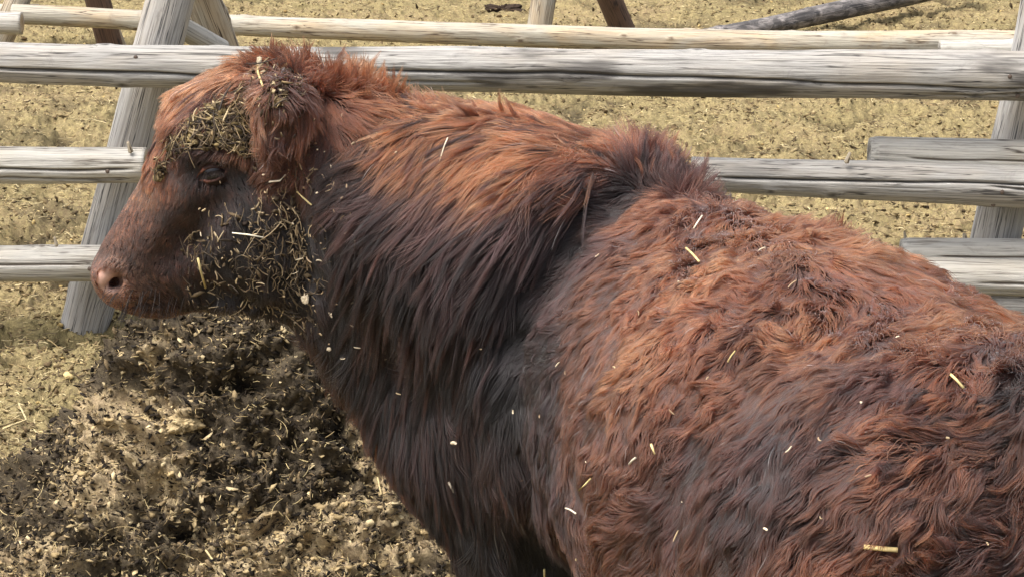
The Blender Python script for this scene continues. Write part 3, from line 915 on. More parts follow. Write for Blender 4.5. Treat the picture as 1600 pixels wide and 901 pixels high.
# ------------------------------------------------------------------ grooming guides of the coat
# column, row in the photo, hair direction as seen, length cm, lift, wave, tip colour, root colour
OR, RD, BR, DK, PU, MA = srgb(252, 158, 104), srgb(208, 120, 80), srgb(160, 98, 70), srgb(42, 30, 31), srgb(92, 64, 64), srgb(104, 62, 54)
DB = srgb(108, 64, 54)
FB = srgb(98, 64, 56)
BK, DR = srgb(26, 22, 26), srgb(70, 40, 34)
TN = srgb(200, 140, 110)
GUIDES = [
 # forehead and poll
 (400, 110, -1, .15, 6, .45, .3, OR, DR), (340, 130, -1, .7, 7, .3, .3, OR, DR), (290, 170, -.8, 1, 6, .3, .3, RD, DR), (262, 215, -.5, 1, 4.5, .3, .3, RD, DR),
 (430, 95, -.1, -1, 4, .9, .5, RD, DR), (360, 165, -.8, .9, 6, .25, .3, PU, DR), (310, 215, -.6, 1, 4, .25, .3, PU, DR), (250, 270, -.5, 1, 3, .25, .2, RD, DR),
 (232, 310, -.5, 1, 1.6, .2, .1, OR, DR), (210, 350, -.4, 1, 1.0, .2, .1, RD, DR), (300, 255, -.4, 1, 1.6, .2, .1, DK, BK),
 # face
 (260, 330, -.5, 1, 1.4, .35, .2, FB, BK), (300, 350, -.5, .8, 1.3, .35, .2, FB, BK), (340, 320, .3, 1, 1.4, .35, .2, FB, BK), (220, 390, -.5, 1, 1.2, .35, .2, FB, BK), (280, 400, -.3, 1, 1.6, .35, .3, DB, BK),
 (370, 270, .5, .8, 1.4, .2, .1, DK, BK), (340, 400, 0, 1, 2.2, .35, .3, DK, BK), (390, 350, .2, 1, 2, .3, .2, DK, BK), (205, 440, .6, .3, .7, .3, .2, TN, DR), (200, 405, -.5, .8, .8, .3, .1, TN, DR), (250, 470, .5, .5, 1.1, .3, .2, BR, BK),
 (350, 470, 0, 1, 4.5, .4, .6, DK, BK), (420, 460, 0, 1, 5, .4, .6, DK, BK), (300, 470, 0, 1, 2.5, .4, .4, DK, BK), (440, 400, .1, 1, 4.5, .3, .4, DK, BK), (470, 340, .2, 1, 4, .3, .4, DK, BK),
 # ear
 (415, 150, -.7, .3, 4.5, .5, .6, OR, DR), (408, 195, -.5, 1, 5, .45, .5, OR, DR), (440, 170, .1, 1, 3, .3, .5, BR, DR), (440, 215, .15, 1, 5, .35, .6, MA, DR), (430, 250, -.2, 1, 5, .4, .7, BR, DR), (470, 190, .6, 1, 7, .4, .6, RD, DR), (500, 180, .5, 1, 7, .4, .6, RD, DR), (465, 235, .3, 1, 6, .35, .6, RD, DR), (475, 125, .6, .5, 6, .4, .8, RD, DR), (430, 128, -.3, .8, 5, .3, .8, MA, DR), (452, 142, .1, 1, 6, .3, .8, MA, DR),
 # crest of the neck
 (490, 110, -.1, -1, 5.5, .9, .5, RD, DR), (540, 130, -.25, -1, 5.5, .85, .5, OR, DR), (600, 150, -.2, -1, 4.5, .7, .5, OR, DR), (660, 165, -.5, -.6, 4.5, .6, .5, OR, DR), (730, 180, -.6, -.5, 4.5, .6, .4, OR, DR),
 (800, 195, -.7, -.5, 4.5, .6, .4, OR, RD), (880, 220, -.8, -.35, 5, .5, .4, OR, RD), (950, 240, -1, -.1, 7.8, .4, 0.24, OR, RD),
 (520, 170, .6, .3, 6.5, .4, 0.24, RD, DR), (600, 185, .6, .6, 6.5, .4, 0.24, OR, DR), (680, 210, -.6, .6, 9.1, .35, 0.24, OR, DR), (760, 225, -.9, .6, 10.4, .3, 0.24, OR, DR), (840, 250, -.9, .8, 11.7, .3, 0.24, OR, RD), (920, 275, -.7, 1, 11.7, .35, 0.24, RD, DR),
 (520, 240, -.2, 1, 6.5, .25, 0.24, DK, BK), (590, 250, -.8, .5, 7.8, .3, 0.24, DK, BK), (660, 270, -.8, .8, 11.7, .3, 0.24, PU, BK), (740, 290, -.8, .9, 13, .3, 0.24, PU, BK), (820, 310, -.7, 1, 13, .3, 0.24, PU, DR), (880, 330, -.8, .7, 10.4, .4, 0.24, PU, BK),
 # neck side
 (510, 330, -.1, 1, 6.5, .25, 0.18, DK, BK), (540, 420, -.3, 1, 7.8, .25, 0.18, DK, BK), (600, 350, -.5, 1, 10.4, .25, 0.18, DK, BK), (680, 370, -.5, 1, 13, .3, 0.18, DK, BK), (750, 390, -.5, 1, 13, .3, 0.18, PU, BK), (800, 420, -.4, 1, 10.4, .3, 0.18, DK, BK),
 (560, 500, -.3, 1, 7.8, .3, 0.24, DK, BK), (620, 480, -.4, 1, 13, .3, 0.18, PU, BK), (690, 500, -.3, 1, 13, .3, 0.18, DK, BK), (760, 520, -.2, 1, 9.1, .25, 0.18, BK, BK),
 (600, 600, -.2, 1, 9.1, .3, 0.24, DK, BK), (660, 620, -.25, 1, 11.7, .3, 0.24, PU, BK), (720, 650, -.1, 1, 10.4, .3, 0.24, PU, BK), (610, 700, -.4, 1, 6.5, .35, 0.3, DK, BK), (585, 700, -.6, .7, 4, .5, .5, RD, BK), (670, 760, -.4, 1, 7.8, .35, 0.3, DK, BK), (640, 800, -.6, .8, 4, .5, .5, MA, BK), (720, 760, -.1, 1, 10.4, .3, 0.24, DK, BK), (760, 840, -.1, 1, 10.4, .3, 0.24, DK, BK), (985, 300, -.5, .2, 3.9, .4, 0.24, BK, BK), (900, 370, -.8, .2, 4.55, .4, 0.24, BK, BK), (850, 430, -.8, .5, 3.9, .3, 0.24, BK, BK), (825, 500, -.6, .8, 3.9, .3, 0.24, BK, BK), (800, 600, -.4, 1, 5.2, .3, 0.24, BK, BK), (800, 700, -.2, 1, 9.1, .3, 0.24, PU, BK), (830, 830, 0, 1, 7.8, .3, 0.18, BK, BK),  # the short black guides paint shade into the crease before the trunk
 # withers
 (1000, 270, -.3, -1, 5, .7, .4, MA, BK), (1040, 250, .0, -1, 4.5, .9, .4, MA, DR), (1100, 270, .25, -1, 6, .8, .4, PU, DR), (1160, 295, .5, -.8, 5, .7, .4, PU, DR), (930, 330, -.9, -.3, 6, .6, .4, DK, BK), (880, 390, -1, -.35, 6, .55, .3, DK, BK), (950, 380, -.8, -.2, 5, .4, .4, PU, DR),
 # back ridge and rump top
 (1230, 330, .6, -.8, 4.5, .7, .4, RD, DR), (1300, 370, .7, -.7, 4.5, .65, .4, RD, DR), (1370, 410, .9, -.35, 5, .5, .4, OR, DR), (1430, 440, 1, .15, 6, .35, .3, OR, RD), (1500, 470, 1, .45, 6, .3, .3, OR, RD), (1560, 500, .8, .7, 6, .3, .4, OR, RD),
 # trunk side, upper
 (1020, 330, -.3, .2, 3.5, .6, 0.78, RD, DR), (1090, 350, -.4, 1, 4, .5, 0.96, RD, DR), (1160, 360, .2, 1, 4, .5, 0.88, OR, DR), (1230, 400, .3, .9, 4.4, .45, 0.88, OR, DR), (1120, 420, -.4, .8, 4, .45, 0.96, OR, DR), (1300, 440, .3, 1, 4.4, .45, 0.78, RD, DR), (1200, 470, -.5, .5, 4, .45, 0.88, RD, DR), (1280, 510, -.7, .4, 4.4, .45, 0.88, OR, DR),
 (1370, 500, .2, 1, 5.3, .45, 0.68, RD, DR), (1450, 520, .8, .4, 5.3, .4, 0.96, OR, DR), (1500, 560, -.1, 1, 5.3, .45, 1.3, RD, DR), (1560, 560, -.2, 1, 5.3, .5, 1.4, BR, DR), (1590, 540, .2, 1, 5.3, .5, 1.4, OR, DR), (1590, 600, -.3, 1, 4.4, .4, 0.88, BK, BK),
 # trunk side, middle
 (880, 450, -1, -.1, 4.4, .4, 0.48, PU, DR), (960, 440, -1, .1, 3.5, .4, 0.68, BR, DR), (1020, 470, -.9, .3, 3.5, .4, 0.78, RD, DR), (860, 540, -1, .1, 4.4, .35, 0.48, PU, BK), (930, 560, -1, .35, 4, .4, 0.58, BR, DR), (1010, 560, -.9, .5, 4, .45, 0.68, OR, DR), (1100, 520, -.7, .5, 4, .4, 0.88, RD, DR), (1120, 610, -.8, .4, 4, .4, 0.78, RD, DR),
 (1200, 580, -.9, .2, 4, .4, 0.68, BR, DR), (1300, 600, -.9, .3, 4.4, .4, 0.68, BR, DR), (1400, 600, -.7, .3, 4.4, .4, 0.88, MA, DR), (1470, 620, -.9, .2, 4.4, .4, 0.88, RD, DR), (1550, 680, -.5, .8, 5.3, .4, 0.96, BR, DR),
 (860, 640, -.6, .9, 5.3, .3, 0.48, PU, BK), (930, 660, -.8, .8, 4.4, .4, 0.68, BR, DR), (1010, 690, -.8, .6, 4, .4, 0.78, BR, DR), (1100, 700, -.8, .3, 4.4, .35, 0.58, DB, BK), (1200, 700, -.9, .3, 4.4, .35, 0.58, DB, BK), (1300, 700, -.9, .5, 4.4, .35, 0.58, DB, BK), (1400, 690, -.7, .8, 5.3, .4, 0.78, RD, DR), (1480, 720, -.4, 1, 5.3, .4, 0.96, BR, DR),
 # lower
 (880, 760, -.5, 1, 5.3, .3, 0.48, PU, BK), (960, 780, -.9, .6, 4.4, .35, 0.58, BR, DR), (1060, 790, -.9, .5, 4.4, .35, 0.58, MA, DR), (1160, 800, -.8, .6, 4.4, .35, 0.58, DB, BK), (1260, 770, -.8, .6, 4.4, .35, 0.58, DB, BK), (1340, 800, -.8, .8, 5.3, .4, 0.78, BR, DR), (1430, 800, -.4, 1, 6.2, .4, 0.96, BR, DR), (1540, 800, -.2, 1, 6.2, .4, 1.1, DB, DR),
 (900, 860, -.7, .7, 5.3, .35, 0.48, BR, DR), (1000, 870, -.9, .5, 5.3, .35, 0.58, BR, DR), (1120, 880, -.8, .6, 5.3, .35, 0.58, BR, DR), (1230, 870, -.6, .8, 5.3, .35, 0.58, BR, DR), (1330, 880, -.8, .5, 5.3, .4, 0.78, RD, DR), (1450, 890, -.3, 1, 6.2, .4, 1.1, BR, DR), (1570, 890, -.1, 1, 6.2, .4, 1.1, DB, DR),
]
CX = np.array([1, 0, 0.]); CY = np.array([0, SP, CP])     # picture right and up, as world directions
gp, gd, ga, gt, gr_ = [], [], [], [], []
for (px, py, dx, dy, ln, lift, wave, tip, root) in GUIDES:
    h, nn = hit(px, py)
    if h is None:
        for s_ in (6, 12, 20, 30):
            for ox, oy in ((0, s_), (s_, s_), (s_, 0), (s_, -s_ / 2), (-s_, s_)):
                h, nn = hit(px + ox, py + oy)
                if h is not None: break
            if h is not None: break
    if h is None: print('guide misses body', px, py); continue
    d = CX * dx - CY * dy; d /= np.linalg.norm(d)
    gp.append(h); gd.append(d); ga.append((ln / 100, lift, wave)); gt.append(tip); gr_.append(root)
    # the same coat on the far side, mirrored across the vertical plane of the spine
base_n = len(gp)
far = []
for i in range(base_n):
    if gp[i][1] < 3.30 or gp[i][0] > .1:
        c = np.array([.24, 3.40, 0]); q = gp[i] - c; s_ = q @ LV
        if s_ > -.02:
            gp.append(gp[i] - 2 * s_ * LV); gd.append(gd[i] - 2 * (gd[i] @ LV) * LV)
        else: continue
    else:
        gp.append(gp[i] * [1, -1, 1] + [0, 2 * HY, 0]); gd.append(gd[i] * [1, -1, 1])
    ga.append(ga[i]); gt.append(gt[i]); gr_.append(gr_[i])
for (q, d, a, t, r_) in [((0.03, 3.35, .45), (0, 0, -1), (.03, .3, .3), MA, BK), ((.03, 3.35, .2), (0, 0, -1), (.02, .3, .2), MA, BK), ((.33, 3.5, .45), (0, 0, -1), (.03, .3, .3), MA, BK),
                         ((.38, 2.5, .5), (.1, -.1, -1), (.04, .3, .5), BR, DR), ((.38, 2.6, .2), (0, 0, -1), (.02, .3, .2), MA, BK), ((.68, 2.7, .5), (.1, -.1, -1), (.04, .3, .5), BR, DR), ((.55, 2.4, .8), (0, -.2, -1), (.06, .35, .8), BR, DR),
                         ((.69, 2.42, .9), (0, 0, -1), (.05, .3, .3), MA, BK), ((.69, 2.42, .5), (0, 0, -1), (.12, .35, .4), MA, BK), ((.4, 3.0, .55), (0, 0, -1), (.06, .4, .5), MA, BK)]:
    gp.append(np.array(q)); d = np.array(d, float); gd.append(d / np.linalg.norm(d)); ga.append(a); gt.append(t); gr_.append(r_)
gp, gd, ga, gt, gr_ = map(np.array, (gp, gd, ga, gt, gr_))

def field(p):
    out = [np.empty((len(p), 3)) for _ in range(4)]
    for s in range(0, len(p), 20000):
        q = p[s:s + 20000]
        # warp the look-up a little so that regions have ragged borders
        qw = q + np.stack([fbm(q, 14, 2, 201), fbm(q, 14, 2, 202), fbm(q, 14, 2, 203)], -1) * .022
        d2 = ((qw[:, None] - gp[None]) ** 2).sum(-1)
        w = 1 / (d2 + .0006) ** 2.2
        w /= w.sum(1)[:, None]
        out[0][s:s + 20000] = w @ gd
        out[1][s:s + 20000] = w @ ga
        out[2][s:s + 20000] = w @ gt
        out[3][s:s + 20000] = w @ gr_
    return out

def grow(root, K, seed, jit=.12, lenj=.25, lmul=1.0, hadd=0.0, wmul=1.0, nfreq=46, swirl=.8, fine=True):
    """strands from root points: follow the groomed direction, wave, and ride over the hide"""
    r = np.random.default_rng(seed)
    d, a, tip, rt = field(root)
    n = sgrad(root)
    N = len(root)
    # broad swirls of the winter coat on the trunk
    sw = np.stack([fbm(root, 9, 2, 301), fbm(root, 9, 2, 302), fbm(root, 9, 2, 303)], -1)
    d = d / (np.linalg.norm(d, axis=1)[:, None] + 1e-6) + sw * swirl * 1.6 * np.clip(a[:, 2:3], 0, 1.2) + r.normal(size=(N, 3)) * jit
    d[:, 2] -= .05
    L = a[:, 0] * lmul * r.uniform(1 - lenj, 1 + lenj, N)
    lift = np.clip(a[:, 1] + r.normal(size=N) * .06, .05, .95)
    tan = d - (d * n).sum(1)[:, None] * n * np.where(lift > .65, 0, 1)[:, None]
    tan /= np.linalg.norm(tan, axis=1)[:, None] + 1e-6
    st = L / (K - 1)
    wool = smooth01(a[:, 2], .42, .8)[:, None]
    P_ = np.empty((N, K, 3)); P_[:, 0] = root - n * .003
    v = n * (.5 + lift)[:, None] * .9 + tan * (1.15 - lift)[:, None]
    v /= np.linalg.norm(v, axis=1)[:, None]
    hmax = L * (.10 + .55 * lift ** 1.2)
    p = P_[:, 0].copy()
    for k in range(1, K):
        s = k / (K - 1)
        wv = np.stack([fbm(p + 3, nfreq, 2, 401), fbm(p + 7, nfreq, 2, 402), fbm(p + 11, nfreq, 2, 403)], -1) * (a[:, 2:3] * wmul * (.55 + .8 * s))
        if fine: wv = wv + np.stack([vnoise(p * 120 + 3, 411), vnoise(p * 120 + 7, 412), vnoise(p * 120 + 11, 413)], -1) * wool * .45
        bend = .42 * (1 - .55 * lift)[:, None]
        v = v * (1 - bend) + tan * bend + wv * .72
        v[:, 2] -= .045 * s * np.clip(L / .06, .2, 1.6)
        v /= np.linalg.norm(v, axis=1)[:, None]
        p = p + v * st[:, None]
        dd = sample(SDF, p)
        g = sgrad(p)
        want = hmax * min(1, s * 1.6)
        over = np.maximum(dd - want, 0) * .22 * (lift < .65)
        under = np.maximum(.0035 + hadd * min(1, s * 4) + .1 * want - dd, 0)
        p = p + g * (under - over)[:, None]
        P_[:, k] = p
    return P_, L, tip, rt, a

TIPG = .138
# root points over the hide
tri = np.concatenate([BF[:, [0, 1, 2]], BF[:, [0, 2, 3]]])
ta, tb, tc_ = BV[tri[:, 0]], BV[tri[:, 1]], BV[tri[:, 2]]
nrm = np.cross(tb - ta, tc_ - ta); area = np.linalg.norm(nrm, axis=1) / 2
ctr = (ta + tb + tc_) / 3
cen_n = nrm / (area[:, None] * 2 + 1e-12)
EYE = P(333, 271, HY - .098); EYER = P(333, 271, HY + .098)
def dens(c, nn):
    """hair density: full on the flank turned to the photographer's side, thinner on the off side and legs"""
    w = np.ones(len(c))
    side = (nn @ np.array([-.15, -.9, .35]))
    w *= .38 + .62 * smooth01(side, -.45, .0)
    w *= np.where(c[:, 2] < .5, .35, 1)
    w *= np.where(((c - P(190, 440, HY)) ** 2).sum(1) < .055 ** 2, .6, 1)
    head = smooth01(-c[:, 0], .28, .40) * (c[:, 2] > 1.0)
    w *= 1 + 1.6 * head
    for e in (EYE, EYER):
        q = (c - e) * [.72, .4, 1.15]
        w *= (np.linalg.norm(q, axis=1) > .0200)
    w *= np.linalg.norm((c - P(176, 438, HY - .05)) , axis=1) > .026
    w *= np.linalg.norm((c - P(176, 438, HY + .05)) , axis=1) > .026
    w *= c[:, 2] > .06
    return w
pr = area * dens(ctr, cen_n)
def roots(n, seed):
    r = np.random.default_rng(seed)
    t = r.choice(len(tri), n, p=pr / pr.sum())
    u, v = r.random(n), r.random(n); f = u + v > 1; u[f] = 1 - u[f]; v[f] = 1 - v[f]
    return ta[t] + (tb[t] - ta[t]) * u[:, None] + (tc_[t] - ta[t]) * v[:, None]

NH, N1, N2, K = 340000, 9000, 60000, 10
g1 = roots(N1, 1); g2 = roots(N2, 2); hr = roots(NH, 3)
G1 = grow(g1, K, 11, jit=.36, lenj=.55)
G2 = grow(g2, K, 12, jit=.20, lenj=.35)
HH, L_, tip, rt, a_ = grow(hr, K, 13, jit=.12)
def nearest(pts, q):
    kd = KDTree(len(pts))
    for i, p in enumerate(pts): kd.insert(p, i)
    kd.balance()
    return np.array([kd.find(x)[1] for x in q])
i21 = nearest(g1, g2)
sK = np.linspace(0, 1, K)
cl1 = (.12 + .68 * sK ** .8)[None, :, None]
# locks: tufts follow the big guides, hairs follow the tufts
rgc = np.random.default_rng(5)
w2 = smooth01(G2[4][:, 2], .42, .8)
c2 = cl1 * (rgc.uniform(.35, 1.0, N2) * (1 - .45 * w2))[:, None, None]
T2 = G2[0] * (1 - c2) + (G1[0][i21] + (g2 - g1[i21])[:, None] * (1 - sK * .75)[None, :, None]) * c2
ih = nearest(g2, hr)
wl = smooth01(a_[:, 2], .42, .8)
c3 = (.15 + .80 * sK ** .6)[None, :, None] * (rgc.uniform(.25, 1.0, NH) * (1 - .42 * wl))[:, None, None] * np.clip(a_[:, 0] / .03, .3, 1)[:, None, None]
HP = HH * (1 - c3) + (T2[ih] + (hr - g2[ih])[:, None] * (1 - sK * .86)[None, :, None]) * c3
# colour of each hair
tv = rgc.normal(size=N2) * .30 * (1 - .45 * w2)
bv = rgc.normal(size=N1) * .16
sun_b = fbm(hr, 5.5, 4, 501) * .55 + fbm(hr, 19, 3, 511) * .35
var = np.exp(tv[ih] + bv[i21[ih]] + rgc.normal(size=NH) * .20 + sun_b * np.clip(a_[:, 2] * 1.6, .2, 1.0))
fc = (hr[:, 0] < -.30) & (hr[:, 2] > 1.0)
var = np.where(fc, var * np.exp(rgc.normal(size=NH) * .35 + tv[ih] * .8), var)
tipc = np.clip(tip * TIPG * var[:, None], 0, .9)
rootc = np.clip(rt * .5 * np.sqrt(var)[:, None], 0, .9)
grey = rgc.random(NH) < .005
tipc[grey] = tipc[grey] * .5 + .16

def hair_mat():
    m, n, l, bs = new_mat('coat_hair')
    n.remove(bs)
    out = n['Material Output']
    h = n.new('ShaderNodeBsdfHairPrincipled')
    h.parametrization = 'COLOR'
    h.inputs['Roughness'].default_value = .58
    h.inputs['Radial Roughness'].default_value = .7
    h.inputs['Coat'].default_value = 0.0
    h.inputs['Random Roughness'].default_value = .2
    at = n.new('ShaderNodeAttribute'); at.attribute_name = 'tip_tint'
    ar = n.new('ShaderNodeAttribute'); ar.attribute_name = 'root_tint'
    hi = n.new('ShaderNodeHairInfo')
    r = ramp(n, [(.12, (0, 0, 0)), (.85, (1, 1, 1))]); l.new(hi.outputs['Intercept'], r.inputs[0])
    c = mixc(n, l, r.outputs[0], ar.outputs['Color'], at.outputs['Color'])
    l.new(c, h.inputs['Color'])
    l.new(h.outputs[0], out.inputs['Surface'])
    return m
HM = hair_mat()
rad = (.00042 + .00022 * np.clip(a_[:, 0] / .05, 0, 1))[:, None] * np.array([1, 1, 1, .95, .9, .85, .75, .6, .4, .15])[None]
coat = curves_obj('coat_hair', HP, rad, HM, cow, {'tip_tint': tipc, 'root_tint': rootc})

# long separate locks of the mane, the neck and the thigh
def ropes(poly, n, per, lmul, thick, tints, seed, wmul=.8, spread=.0035, K=14, hadd=.006):
    r = np.random.default_rng(seed)
    rp = []
    while len(rp) < n:
        x, y = r.uniform(min(p[0] for p in poly), max(p[0] for p in poly)), r.uniform(min(p[1] for p in poly), max(p[1] for p in poly))
        j = len(poly) - 1; c = False
        for i in range(len(poly)):
            if (poly[i][1] > y) != (poly[j][1] > y) and x < (poly[j][0] - poly[i][0]) * (y - poly[i][1]) / (poly[j][1] - poly[i][1]) + poly[i][0]: c = not c
            j = i
        if not c: continue
        h, nn = hit(x, y)
        if h is not None: rp.append(h)
    rp = np.array(rp)
    Pc = grow(rp, K, seed, jit=.16, lenj=.35, lmul=lmul, hadd=hadd, wmul=wmul, fine=False)[0]
    s = np.linspace(0, 1, K)
    off = r.normal(size=(n, per, 3)) * spread
    prof = (1.0 - .78 * s)[None, None, :, None]
    st = Pc[:, None] + off[:, :, None] * prof + np.cumsum(r.normal(size=(n, per, K, 3)) * .00035, 2)
    cutv = r.uniform(.7, 1.0, (n, per, 1, 1))
    st = st[:, :, :1] + (st - st[:, :, :1]) * cutv
    tc = np.array(tints)[r.integers(0, len(tints), n)] * TIPG * np.exp(r.normal(size=(n, 1)) * .38)
    tc = np.repeat(tc, per, 0) * np.exp(r.normal(size=(n * per, 1)) * .2)
    rd = np.full((n * per, K), thick) * np.linspace(1, .25, K)[None]
    return st.reshape(-1, K, 3), rd, tc
sets = [ropes([(580, 150), (960, 225), (985, 262), (900, 295), (640, 220), (580, 185)], 330, 30, 1.05, .00038, [OR, RD, RD, MA, PU], 901, .6, .0024),
        ropes([(560, 270), (900, 310), (850, 420), (790, 560), (560, 520)], 460, 32, 1.25, .00038, [DK, PU, PU, MA, DK], 902, .5, .0024),
        ropes([(560, 520), (780, 560), (800, 860), (640, 780), (590, 620)], 300, 32, 1.25, .00038, [DK, PU, DK, MA], 903, .55, .0024),
        ropes([(1400, 620), (1600, 600), (1600, 900), (1380, 900)], 260, 26, 1.1, .00038, [BR, RD, MA, DB], 904, 1.1, .0022),
        ropes([(260, 130), (420, 90), (400, 150), (300, 215), (250, 260)], 90, 40, .95, .00038, [OR, RD, MA], 905, .7, .0020),
        ropes([(480, 95), (620, 140), (800, 180), (960, 225), (930, 240), (700, 190), (500, 140)], 130, 30, 1.1, .00038, [OR, RD, RD], 906, 1.0, .0022),
        ropes([(1010, 230), (1090, 235), (1200, 300), (1130, 310), (1000, 290)], 30, 30, 1.15, .00038, [MA, PU, RD], 907, 1.0, .0022)]
sets.append(ropes([(565, 600), (600, 600), (640, 740), (740, 890), (690, 895), (590, 770)], 200, 26, 1.0, .00036, [RD, MA, DB, DK], 908, .9, .0022))
RPp = np.concatenate([q[0] for q in sets]); RPr = np.concatenate([q[1] for q in sets]); RPc = np.clip(np.concatenate([q[2] for q in sets]), 0, .9)
curves_obj('mane_locks', RPp, RPr, HM, cow, {'tip_tint': RPc, 'root_tint': RPc * .35})

# ------------------------------------------------------------------ eyes
def make_eye(side):
    h, nn = (hit(334, 270) if side < 0 else (None, None))
    if h is None:
        h = EYE_H * [1, -1, 1] + [0, 2 * HY, 0]
    n = np.array([-.10, side * 1.0, .02]); n /= np.linalg.norm(n)
    a = np.array([math.cos(R(14)), 0, math.sin(R(14))]); a -= (a @ n) * n; a /= np.linalg.norm(a)
    b = np.cross(a, n) if side > 0 else np.cross(n, a)
    b = b if b[2] > 0 else -b
    RA = .0215
    h = h + n * .007
    c = h - n * (RA - .009)
    bm = bmesh.new(); bmesh.ops.create_uvsphere(bm, u_segments=40, v_segments=24, radius=RA)
    me = bpy.data.meshes.new('eye'); bm.to_mesh(me); bm.free()
    me.polygons.foreach_set('use_smooth', [True] * len(me.polygons))
    m, nn_, l, bs = new_mat('wet_dark_eye')
    bs.inputs['Base Color'].default_value = (.012, .010, .012, 1); bs.inputs['Roughness'].default_value = .05
    bs.inputs['IOR'].default_value = 1.4
    me.materials.append(m)
    e = bpy.data.objects.new('eye', me); col.objects.link(e); e.parent = cow; e.location = c
    # lids: a ring from the almond opening out to the skin
    NT, NR_ = 64, 12
    V, C = [], []
    for j in range(NR_):
        f = j / (NR_ - 1)
        for i in range(NT):
            t = 2 * math.pi * i / NT
            ux, uy = math.cos(t), math.sin(t)
            ox = ux * .0200; oy = uy * abs(uy) ** .2 * (.0098 if uy > 0 else .0082)
            if ux < -.7: ox -= .006 * (-ux - .7) / .3; oy -= .003 * (-ux - .7) / .3
            qx = ux * .042 - .002; qy = uy * .032
            x, y = ox + (qx - ox) * f, oy + (qy - oy) * f
            rr = min(math.hypot(x, y), RA * .98)
            zs = math.sqrt((RA + .0016) ** 2 - rr * rr) - RA + .009
            zo = -.012
            g = smooth01(np.array([f]), .25, 1.0)[0]
            bul = .0022 * math.exp(-((f - .12) / .10) ** 2) + .0026 * math.exp(-((f - .45) / .16) ** 2) * (uy > -.2)
            z = zs * (1 - g) + zo * g + bul - (.0028 if j == 0 else 0)
            V.append(h + a * x + b * y + n * z)
            pink = math.exp(-(f / (.30 if (ux < -.45) else (.13 if uy < 0 else .05))) ** 2) * (1.0 if ux < -.2 else .4)
            base = np.array(srgb(40, 27, 25)); lid = np.array(srgb(70, 46, 40)); pk = np.array(srgb(146, 98, 84))
            k2 = math.exp(-((f - .4) / .25) ** 2) * (uy > 0)
            cc_ = base * (1 - k2) + lid * k2
            C.append(cc_ * (1 - pink) + pk * pink)
    Fc = []
    for j in range(NR_ - 1):
        for i in range(NT):
            i2 = (i + 1) % NT
            Fc.append((j * NT + i, j * NT + i2, (j + 1) * NT + i2, (j + 1) * NT + i))
    o = mesh_obj('eyelid', V, Fc, hide, cow)
    set_attr(o.data, 'tint', np.array(C), 'FLOAT_COLOR')
    return h - n * .007
EYE_H = make_eye(-1)
make_eye(1)
# lashes of both eyes
lr = np.random.default_rng(66)
lp = []
for sd_ in (-1, 1):
    for k in range(70):
        u_ = lr.uniform(-.8, .95)
        b0 = (EYE_H if sd_ < 0 else EYE_H * [1, -1, 1] + [0, 2 * HY, 0]) + np.array([u_ * .018, sd_ * .012, u_ * .0045 + .0070 * (1 - u_ * u_)])
        dv = np.array([u_ * .4 + lr.normal() * .15 + .1, sd_ * 1.0, -.35 + lr.normal() * .12]); dv /= np.linalg.norm(dv)
        Ls = lr.uniform(.010, .018)
        lp.append([b0 + dv * Ls * t_ + np.array([0, 0, -.004 * t_ * t_]) for t_ in np.linspace(0, 1, 5)])
for k in range(90):       # whiskers round the lips and chin
    h, nn = hit(lr.uniform(160, 290), lr.uniform(445, 490))
    if h is None: continue
    dv = sgrad(h[None])[0] + np.array([-.35, 0, -.5]) + lr.normal(size=3) * .25; dv /= np.linalg.norm(dv)
    Ls = lr.uniform(.015, .045)
    lp.append([h + dv * Ls * t_ + np.array([0, 0, -.01 * t_ * t_]) for t_ in np.linspace(0, 1, 5)])
lp = np.array(lp)
LM = flat_mat('dark_lash', (.02, .014, .012), .5)
curves_obj('whiskers', lp, np.tile(np.array([[.0005, .0005, .0004, .0003, .0001]]), (len(lp), 1)), LM, cow)

# ------------------------------------------------------------------ chaff and mud caught in the coat
def in_poly(x, y, poly):
    c = False
    j = len(poly) - 1
    for i in range(len(poly)):
        if (poly[i][1] > y) != (poly[j][1] > y) and x < (poly[j][0] - poly[i][0]) * (y - poly[i][1]) / (poly[j][1] - poly[i][1]) + poly[i][0]: c = not c
        j = i
    return c
def scatter(poly, n, lift, seed, dens_f=None):
    r = np.random.default_rng(seed)
    xs_ = [p[0] for p in poly]; ys_ = [p[1] for p in poly]
    Pp, Nn = [], []
    t = 0
    while len(Pp) < n and t < n * 30:
        t += 1
        x, y = r.uniform(min(xs_), max(xs_)), r.uniform(min(ys_), max(ys_))
        if not in_poly(x, y, poly): continue
        if dens_f and r.random() > dens_f(x, y): continue
        h, nn = hit(x, y)
        if h is None: continue
        g = sgrad(h[None])[0]
        Pp.append(h + g * (lift * r.uniform(.6, 1.15))); Nn.append(g)
    return np.array(Pp), np.array(Nn)
def browd(x, y):
    return float(smooth01(fbm(np.array([[x / 60., y / 60., 0]]), 1, 3, 700), -.45, .15)[0])
BROW = [(256, 282), (250, 250), (268, 222), (300, 196), (328, 166), (375, 150), (405, 118), (415, 98), (440, 100), (438, 135), (408, 165), (392, 205), (388, 245), (350, 232), (312, 232), (280, 246)]
OLV = [srgb(112, 96, 70), srgb(88, 74, 54), srgb(146, 126, 94), srgb(76, 64, 50), srgb(190, 172, 134), srgb(52, 44, 38), srgb(62, 52, 42), srgb(84, 70, 52)]
p_, n_ = scatter(BROW, 520, .013, 71, browd)
litter('brow_chaff', p_, n_, .019, .0008, OLV, 72, .3, 6)
tag(bpy.data.objects['brow_chaff'], 'olive tan chaff and straw caked over the brow of the cow', 'chaff', kind='stuff')
p_, n_ = scatter(BROW, 900, .012, 93, browd)
